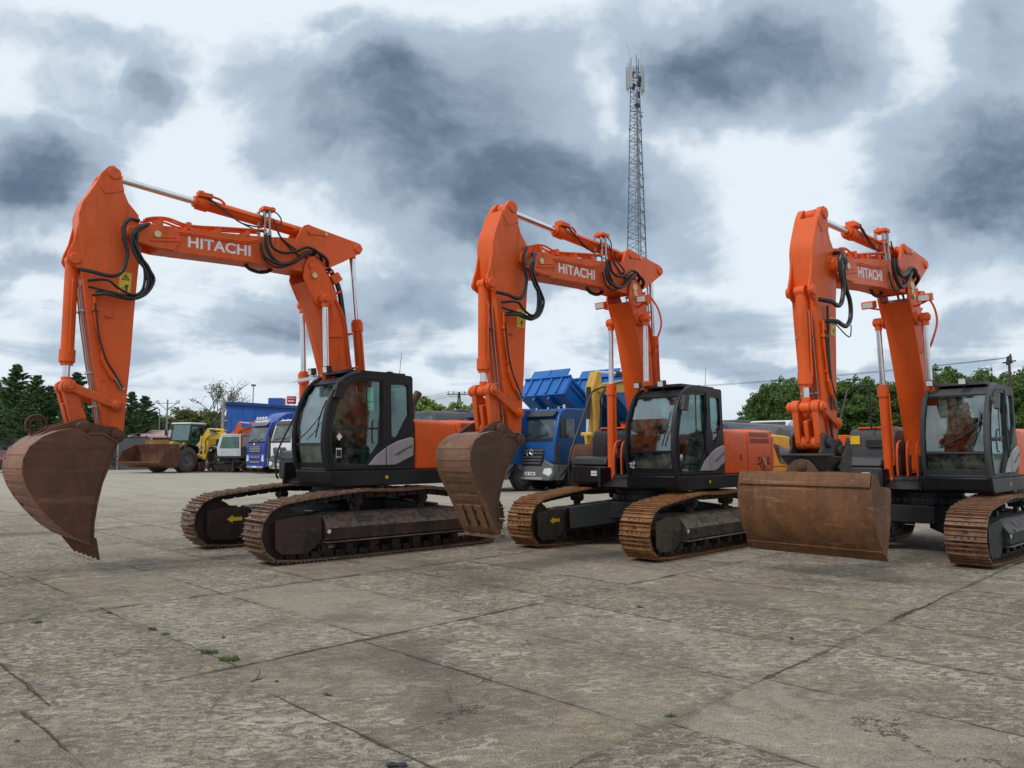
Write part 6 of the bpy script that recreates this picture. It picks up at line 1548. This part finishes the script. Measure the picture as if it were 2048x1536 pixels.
def power_pole():
    y = 62; root = empty('power_pole', 'steel pole with a wide crossarm carrying two floodlights, beyond the loader', 'pole', (X(334, y), y, gz(y)), 0)
    m = MB(); m.cyl((0, 0, 0), (0, 0, 5.6), .09, .06, n=10); m.cyl((-.9, 0, 5.3), (.95, 0, 5.3), .035, n=6); m.beam((0, 0, 4.7), (.75, 0, 5.3), .05, .05); m.beam((0, 0, 4.7), (-.75, 0, 5.3), .05, .05); m.box(-.15, .3, -.05, .05, 4.2, 4.3)
    p = m.build('pole', 'galv', root)
    for s in (-1, 1): m = MB(); m.box(s*.85-.12, s*.85+.12, -.15, .1, 5.3, 5.55); m.build('floodlight', 'lens', p, bevel=.02)
    y = 64; root = empty('street_lamp', 'thin curved street lamp left of the floodlight pole', 'street lamp', (X(319, y), y, gz(y)), 0)
    m = MB(); m.tube([(0, 0, 0), (0, 0, 4.4), (-.1, 0, 4.9), (-.5, 0, 5.1)], .05, 8); m.build('pole', 'galv', root); m = MB(); m.box(-.85, -.45, -.1, .1, 5.06, 5.14); m.build('lamp_head', 'greyp', root, bevel=.02)
    y = 80; root = empty('lamp_mast', 'tall slim lamp mast rising over the blue hall', 'pole', (X(505, y), y, gz(y)), 0)
    m = MB(); m.cyl((0, 0, 0), (0, 0, 8.3), .09, .05, n=8); m.build('pole', 'galv', root); m = MB(); m.box(-.22, .22, -.1, .1, 8.25, 8.45); m.build('lamp_head', 'greyp', root, bevel=.02)
    y = 58; root = empty('concrete_pole', 'pale concrete pole at the corner of the blue hall', 'pole', (X(446, y), y, gz(y)), 0)
    m = MB(); m.cyl((0, 0, 0), (0, 0, 5.3), .15, .10, n=10); m.build('pole', 'concpole', root)
    m = MB(); m.cyl((-.5, 0, 5.1), (.7, 0, 5.2), .03, n=6); 
    for i in range(4): m.cyl((.18, -.1, 2.2+i*.75), (.34, -.1, 2.2+i*.75), .05, n=6)
    m.build('insulator', 'galv', root)
    y = 105; root = empty('wooden_power_pole', 'A-shaped wooden power pole between the leftmost and middle excavators', 'pole', (X(918, y), y, gz(y)), .1)
    m = MB(); m.cyl((-.8, 0, 0), (-.05, 0, 9.6), .14, .10, n=8); m.cyl((.8, 0, 0), (.05, 0, 9.6), .14, .10, n=8); m.build('pole', 'wood', root)
    m = MB(); m.beam((-1.7, 0, 9.3), (1.7, 0, 9.3), .12, .12)
    for xx in (-1.5, -.75, .75, 1.5): m.cyl((xx, 0, 9.35), (xx, 0, 9.7), .06, n=6)
    m.tube([(-1.5, 0, 9.2), (-.6, 0, 8.9), (0, 0, 9.1)], .03, 5); m.build('crossarm', 'wood', root)
    y = 62; root = empty('wooden_power_pole', 'dark pole with a forked head at the right edge, behind the rightmost cab', 'pole', (X(2021, y)+.15, y, gz(y)), 0)
    m = MB(); m.cyl((0, 0, 0), (0, 0, 8.9), .13, .10, n=8); m.build('pole', 'wood', root)
    m = MB(); m.beam((0, -.8, 8.7), (0, .8, 8.7), .10, .10); m.cyl((-.12, -.5, 8.5), (-.2, -.5, 9.3), .07, n=6); m.cyl((.12, .5, 8.5), (.22, .5, 9.2), .07, n=6); m.cyl((0, 0, 8.6), (0, 0, 9.2), .06, n=6); m.build('insulator', 'plastic', root)
    def wire(lab, a, b, sag, r=.012):
        m = MB(); a, b = Vector(a), Vector(b); pts = []
        for i in range(25): t = i/24; p = a.lerp(b, t); p.z -= sag*4*t*(1-t); pts.append(p)
        m.tube(pts, r, 5, smooth=0); tag(m.build('power_line', 'plastic'), lab, 'power line', 'overhead power lines')
    ax = X(918, 105)
    for i, dx in enumerate((-1.5, 0, 1.5)):
        wire('overhead power line running left from the A-shaped wooden pole', (ax+dx, 105, 9.9), (ax-34, 150+i*2, 10.5), 1.2, .016)
        wire('overhead power line crossing behind the middle excavator to the right', (ax+dx, 105, 9.9), (X(2021, 62)+.15, 62+dx*.4, 9.3), 1.0, .012)
power_pole()

# ------------------------------------------------------------------ trees
def quads_object(name, C, N_, size, mat, parent=None, aspect=1.0, seed=0):
    rng = np.random.default_rng(seed); n = len(C)
    a = rng.normal(size=(n, 3)); a -= (a*N_).sum(1, keepdims=True)*N_; a /= np.linalg.norm(a, axis=1, keepdims=True)+1e-9
    b = np.cross(N_, a); s = size[:, None] if hasattr(size, '__len__') else size
    V = np.stack([C-a*s-b*s*aspect*.25, C-b*s*aspect, C+a*s+b*s*aspect*.1, C+b*s*aspect], 1).reshape(-1, 3)
    me = bpy.data.meshes.new(name); me.vertices.add(4*n); me.vertices.foreach_set('co', V.ravel().astype(np.float32))
    me.loops.add(4*n); me.loops.foreach_set('vertex_index', np.arange(4*n, dtype=np.int32))
    me.polygons.add(n); me.polygons.foreach_set('loop_start', np.arange(0, 4*n, 4, dtype=np.int32)); me.polygons.foreach_set('loop_total', np.full(n, 4, dtype=np.int32))
    me.update(calc_edges=True); me.materials.append(M[mat])
    o = bpy.data.objects.new(name, me); COL.objects.link(o)
    if parent: o.parent = parent
    return o
def broad_tree(H, W, mat, seed, nl=9000, leaf=.16, low=.12, name='broadleaf_tree'):
    rng = np.random.default_rng(seed); rr = random.Random(seed)
    root = empty(name, 'x', 'tree')
    m = MB(); m.tube([(0, 0, 0), (.1, 0, H*.2), (-.05, .1, H*.45), (.1, 0, H*.75)], H*.028, 8, r_end=H*.008); lobes = []
    for i in range(15):
        z = H*(low+.15+.65*i/14)*1.0; a = i*2.4+rr.random(); prof = math.sin(math.pi*min(1, (z/H-low)/(1-low)*.92+.10))**.6
        r = W*.5*prof*rr.uniform(.55, .8); e = (math.cos(a)*r, math.sin(a)*r, z+H*.06); m.tube([(0, 0, z*.8), (e[0]*.5, e[1]*.5, z*.92), e], H*.009, 5, r_end=.02)
        lobes.append((e, W*rr.uniform(.13, .21)))
    for i in range(9): lobes.append(((rr.uniform(-.2, .2)*W, rr.uniform(-.2, .2)*W, H*rr.uniform(.45, .92)), W*rr.uniform(.14, .2)))
    m.build('trunk', 'bark', root)
    # sub-clumps on the surface of each lobe
    C = []; Nn = []
    per = nl//(len(lobes)*9)
    for c, r in lobes:
        for j in range(9):
            d = rng.normal(size=3); d /= np.linalg.norm(d); d[2] = abs(d[2])*.8-.15 if rr.random() < .6 else d[2]
            cc = np.array(c)+d*r*rr.uniform(.5, 1.05); q = rng.normal(size=(per, 3)); q /= np.linalg.norm(q, axis=1, keepdims=True); rad = rng.random((per, 1))**.45*r*.52
            C.append(cc+q*rad*np.array([1, 1, .75])); nn = q*.6+d*.4+rng.normal(size=(per, 3))*.5; nn[:, 2] += .35; nn /= np.linalg.norm(nn, axis=1, keepdims=True); Nn.append(nn)
    C = np.concatenate(C); Nn = np.concatenate(Nn)
    keep = C[:, 2] > H*low*.6; C = C[keep]; Nn = Nn[keep]
    quads_object('crown', C, Nn, rng.uniform(.6, 1.3, len(C))*leaf, mat, root, seed=seed)
    return root
def conifer(H, W, seed, nl=15000, mat='conifer'):
    rng = np.random.default_rng(seed); rr = random.Random(seed)
    root = empty('conifer_tree', 'x', 'tree'); m = MB(); m.tube([(0, 0, 0), (0, 0, H*.5), (rr.uniform(-.1, .1), 0, H*.98)], H*.02, 7, r_end=.015)
    C = []; Nn = []; nb = 95
    for i in range(nb):
        t = (i/nb)**.9; z = H*(.04+.94*t); a = i*2.4+rr.uniform(-.4, .4)
        L = W*.5*(1-t)**.80*rr.uniform(.55, 1.25)+.10; tipz = z+L*rr.uniform(.15, .65)
        e = np.array([math.cos(a)*L, math.sin(a)*L, tipz]); s = np.array([0, 0, z])
        if i % 2 == 0: m.tube([tuple(s), tuple((s+e)/2+np.array([0, 0, -.06*L])), tuple(e)], .03, 4, r_end=.008, smooth=2)
        n = int(nl/nb*(.35+1.3*(1-t)))
        u = rng.random(n)**.6; side = np.array([-math.sin(a), math.cos(a), 0])
        p = s+(e-s)*u[:, None]+side*(rng.normal(size=(n, 1))*(.05+.17*L*(1.03-u))[:, None])+np.stack([np.zeros(n), np.zeros(n), -np.abs(rng.normal(size=n))*.15*(1+L*.25)*(1.08-u)-.06*L*u*(1-u)*4], 1)
        C.append(p); nn = rng.normal(size=(n, 3))*.7; nn[:, 2] += .6; nn /= np.linalg.norm(nn, axis=1, keepdims=True); Nn.append(nn)
    m.build('trunk', 'bark', root); C = np.concatenate(C); Nn = np.concatenate(Nn)
    quads_object('crown', C, Nn, rng.uniform(.7, 1.5, len(C))*.13, mat, root, aspect=.36, seed=seed)
    return root
def place(proto, x, y, rz, s, lab, group, first):
    if first: r = proto
    else:
        r = proto.copy(); COL.objects.link(r)
        for ch in list(proto.children): c = ch.copy(); COL.objects.link(c); c.parent = r
    r.location = (x, y, gz(y) if y < 84 else .30); r.rotation_euler = (0, 0, rz); r.scale = s if hasattr(s, '__len__') else (s, s, s)
    r['label'] = lab; r['group'] = group; return r
def trees():
    cons = [conifer(9.5, 5.0, 11), conifer(9.5, 6.0, 12), conifer(9.0, 6.6, 13)]; used = set()
    # u, distance, top v -> scale so that the tip reaches that height
    spots = [(28, 62, 726, 0, 'tallest dark conifer at the far left'), (70, 60, 748, 1, 'broad dark conifer with a ragged top, second from the tallest'), (-12, 64, 760, 2, 'dark conifer cut by the left edge of the picture'),
             (100, 64, 770, 2, 'dense dark conifer just left of the first arm'), (150, 66, 742, 0, 'pointed conifer seen between bucket cylinder and arm'), (178, 61, 775, 1, 'dark conifer framed by the linkage of the first arm'), (215, 66, 768, 2, 'dark conifer behind the first arm'),
             (262, 62, 782, 0, 'dark conifer just right of the first arm'), (288, 66, 790, 1, 'slim dark conifer tip right of the first arm'), (48, 57, 800, 2, 'lower dark conifer in front of the tall pair'), (130, 58, 815, 1, 'lower dark conifer above the first bucket'), (310, 70, 822, 2, 'small blue-green conifer left of the floodlight pole'), (236, 58, 830, 1, 'low dark conifer behind the grey yard wall')]
    for i, (u, y, v, p, lab) in enumerate(spots):
        H = (904-v)/1518*y+CAM_H-.2; s = H/(9.5 if p < 2 else 9.0)
        place(cons[p], X(u, y), y, i*1.3, (s*1.45, s*1.45, s), lab, 'dark conifers on the left', p not in used); used.add(p)
    ol = broad_tree(8, 8.5, 'leafo', 21, 9000, .17, .05); first = True
    for i, (u, y, v, lab) in enumerate([(350, 84, 836, 'olive tree just right of the floodlight pole'), (378, 88, 824, 'olive tree behind the loader cab'), (400, 82, 842, 'low olive tree right of the loader cab'), (428, 86, 838, 'olive tree at the foot of the bare tree'), (445, 92, 826, 'olive tree against the corner of the blue hall')]):
        H = (904-v)/1518*y+1.2; s = H/8; place(ol, X(u, y), y, i*1.7, (s*1.1, s*1.1, s), lab, 'olive green trees left of the hall', first); first = False
    # bare tree
    y = 76; root = empty('bare_tree', 'almost leafless tree with a spreading crown, left of the blue hall', 'tree', (X(421, y), y, gz(y)), 0)
    rr = random.Random(5); m = MB()
    def br(p, d, L, r, dep):
        q = p+d*L; m.tube([p, (p+q)/2+Vector((rr.uniform(-.06, .06)*L, rr.uniform(-.06, .06)*L, 0)), q], r, 5 if dep < 3 else 4, r_end=r*.62, smooth=2)
        if dep >= 6: return
        for k in range(3 if dep < 4 else 2):
            nd = (d+Vector((rr.uniform(-1, 1), rr.uniform(-1, 1), rr.uniform(-.25, .55)))*.72).normalized(); br(q, nd, L*rr.uniform(.62, .82), r*.60, dep+1)
    br(Vector((0, 0, 0)), Vector((.03, 0, 1)), 2.6, .20, 0); m.build('trunk', 'bark', root, smooth=0)
    rng = np.random.default_rng(4); vs = np.array(m.v); pk = vs[rng.integers(len(vs)//3, len(vs), 700)]; pk = pk[pk[:, 2] > 3]; nn = rng.normal(size=pk.shape); nn /= np.linalg.norm(nn, axis=1, keepdims=True)
    quads_object('crown', pk+rng.normal(size=pk.shape)*.1, nn, rng.uniform(.04, .09, len(pk)), 'leafo', root)
    # willows behind the coaches
    wl = broad_tree(7, 5.0, 'leafy', 31, 7000, .15, .02); first = True
    for i, (u, y, v, lab) in enumerate([(835, 72, 792, 'fresh green willow seen through the rear cab window of the leftmost excavator'), (868, 76, 800, 'fresh green willow right of the exhaust stack'), (892, 74, 812, 'fresh green willow left of the A-shaped pole'), (916, 78, 806, 'fresh green willow directly behind the A-shaped pole'), (945, 76, 803, 'fresh green willow right of the A-shaped pole'), (1140, 74, 796, 'fresh green willow between the raised tipper bodies'), (805, 78, 800, 'fresh green willow behind the cab of the leftmost excavator')]):
        H = (904-v)/1518*y+1.3; s = H/7; place(wl, X(u, y), y, i*1.1, (s*.95, s*.95, s), lab, 'fresh green willows in the middle', first); first = False
    # the wood on the right
    A = [broad_tree(12, 10, 'leaf', 41, 13000, .19, .03), broad_tree(12, 11, 'leaf', 42, 13000, .19, .03)]; used = set()
    sil = [(1492, 834), (1512, 812), (1530, 792), (1552, 768), (1576, 762), (1600, 758), (1622, 764), (1650, 760), (1672, 764), (1702, 768), (1728, 760), (1758, 762), (1785, 770), (1815, 756), (1846, 762), (1868, 750), (1893, 740), (1920, 752), (1950, 748), (1985, 762), (2015, 756), (2045, 745), (2075, 742)]
    words = ['lowest tree where the wood begins on the left', 'second tree from the left end of the wood', 'rounded tree on the rising edge of the wood', 'tree at the top of the rising edge of the wood', 'tree of the wood directly over the white lorry', 'tallest tree left of the third arm', 'tree of the wood touching the third bucket cylinder', 'tree of the wood behind the third arm', 'tree of the wood right behind the third arm', 'tree of the wood inside the handrail loop', 'tree of the wood right of the handrail loop', 'tree of the wood left of the third boom', 'tree of the wood behind the far lift cylinder', 'tree of the wood hidden by the third boom', 'tree of the wood just right of the third boom', 'rounded tree over the left end of the third cab', 'highest tree over the third cab', 'tree over the middle of the third cab', 'dark tree over the right part of the third cab', 'tree left of the forked pole', 'tree behind the forked pole', 'tree right of the forked pole', 'tree cut by the right edge of the picture']
    for i, (u, v) in enumerate(sil):
        y = 96+(i*7 % 5)*3.5; H = (904-v)/1518*y+1.3; s = H/12; p = i % 2
        place(A[p], X(u, y), y, i*2.1, (s*.85, s*.85, s), words[i], 'trees of the wood on the right', p not in used); used.add(p)
    B = broad_tree(7, 8, 'leafy', 51, 7000, .17, .0); B['x'] = 0; first = True
    M['leafmid'] = leafmat('mid_leaves', (.035, .075, .016), (.06, .11, .022), (.08, .13, .03))
    for c in B.children:
        if c.name.startswith('crown'): c.data.materials[0] = M['leafmid']
    for i, (u, v, lab) in enumerate([(1565, 850, 'bright green bush under the left end of the wood'), (1600, 838, 'bright green bush behind the yellow wheeled machine'), (1715, 815, 'bright green bush inside the handrail loop'), (1745, 838, 'bright green bush right of the third arm'), (1690, 835, 'bright green bush behind the orange container'), (1632, 828, 'bright green bush behind the third linkage'), (2040, 830, 'bright green bush at the right edge')]):
        y = 82; H = (904-v)/1518*y+1.4; s = H/7; place(B, X(u, y), y, i*1.9, (s*1.25, s*1.25, s), lab, 'bright bushes before the wood', first); first = False
    # thick undergrowth behind everything so the far edge of the yard closes
    rng = np.random.default_rng(9)
    def hedge(x0, x1, y, h, mat, lab, n, name='undergrowth'):
        C = np.stack([rng.uniform(x0, x1, n), y+rng.normal(size=n)*1.0, .3+h*rng.random(n)**.8*(.75+.25*np.sin(np.linspace(0, 60, n)))], 1); nn = rng.normal(size=(n, 3)); nn /= np.linalg.norm(nn, axis=1, keepdims=True)
        tag(quads_object(name, C, nn, rng.uniform(.14, .32, n), mat), lab, 'undergrowth', kind='stuff')
    hedge(-62, -27, 70, 3.2, 'conifer', 'dark undergrowth under the conifers on the left', 16000)
    hedge(-27, 26, 90, 3.0, 'leafy', 'low green scrub behind the coaches', 16000)
    hedge(26, 86, 90, 4.2, 'leaf', 'dark undergrowth under the wood on the right', 26000)
trees()

# ------------------------------------------------------------------ small things on the ground
def tufts():
    rng = np.random.default_rng(3); rr = random.Random(8)
    spots = [(-2.38, 6.14, .05), (-2.14, 5.93, .06), (-3.20, 6.93, .03), (-3.95, 7.62, .03), (-4.40, 7.20, .035), (.95, 4.70, .025), (-1.2, 5.1, .02), (1.3, 7.9, .025), (-3.0, 6.75, .025)]
    for i, (x, y, r) in enumerate(spots):
        m = MB(); n = int(110*r/.05)
        for k in range(n):
            a = rr.uniform(0, 6.28); d = r*rr.random()**.7; bx, by = d*math.cos(a)*1.5, d*math.sin(a)*.7; h = rr.uniform(.015, .04)*(r/.05)**.5; la = rr.uniform(0, 6.28); w = .0016
            tx, ty = bx+math.cos(la)*h*.7, by+math.sin(la)*h*.7
            m.add([(bx-w, by, 0), (bx+w, by, 0), (bx+(tx-bx)*.5+w*.7, by+(ty-by)*.5, h*.7), (tx, ty, h)], [(0, 1, 2), (0, 2, 3)])
        o = m.build('grass_tuft', 'grass', loc=(x, y, 0), smooth=0)
        tag(o, ['larger grass tuft in the slab joint, the left of the close pair', 'grass tuft right of the larger one, in the same joint', 'small weed tuft up the joint from the larger tufts', 'tiny weed where two joints cross', 'thin weed at the left edge joint', 'tiny dry weed in the long joint at lower middle', 'tiny weed beside the twig', 'tiny weed in the joint before the middle excavator', 'tiny weed between the larger tuft and the joint crossing'][i], 'grass tuft', 'weeds in the slab joints')
    m = MB(); m.tube([(0, 0, .006), (.03, .01, .012), (.07, -.005, .008), (.10, .004, .006)], .009, 6); m.obox((.05, .004, .008), (.09, .03, .012), Matrix.Rotation(.2, 3, 'Z'))
    tag(m.build('debris', 'plastic', loc=(-.63, 3.98, 0)), 'small black scrap lying on the slab near the bottom edge', 'debris')
    m = MB(); m.tube([(0, 0, .004), (.01, .05, .03), (.0, .10, .05)], .004, 5); m.tube([(-.02, -.03, .004), (.0, .01, .006), (.03, .05, .004)], .004, 5)
    tag(m.build('twig', 'bark', loc=(-1.78, 5.42, 0)), 'short dark twig on the joint crossing in the left foreground', 'twig')
    for i in range(16):
        x, y = rr.uniform(-3.5, 4.5), rr.uniform(3.6, 8.5); s = rr.uniform(.008, .02); m = MB(); m.lathe((0, 0, -s*.2), (0, 0, 1), [(0, s), (s*.6, s*.9), (s, s*.4)], 7)
        tag(m.build('pebble', 'block' if i % 3 else 'plastic', loc=(x, y, 0), smooth=0), 'small loose pebble on the concrete slabs', 'pebble', 'loose pebbles on the slabs')
tufts()
# a fourth orange hood at the right edge belongs to the rightmost excavator itself
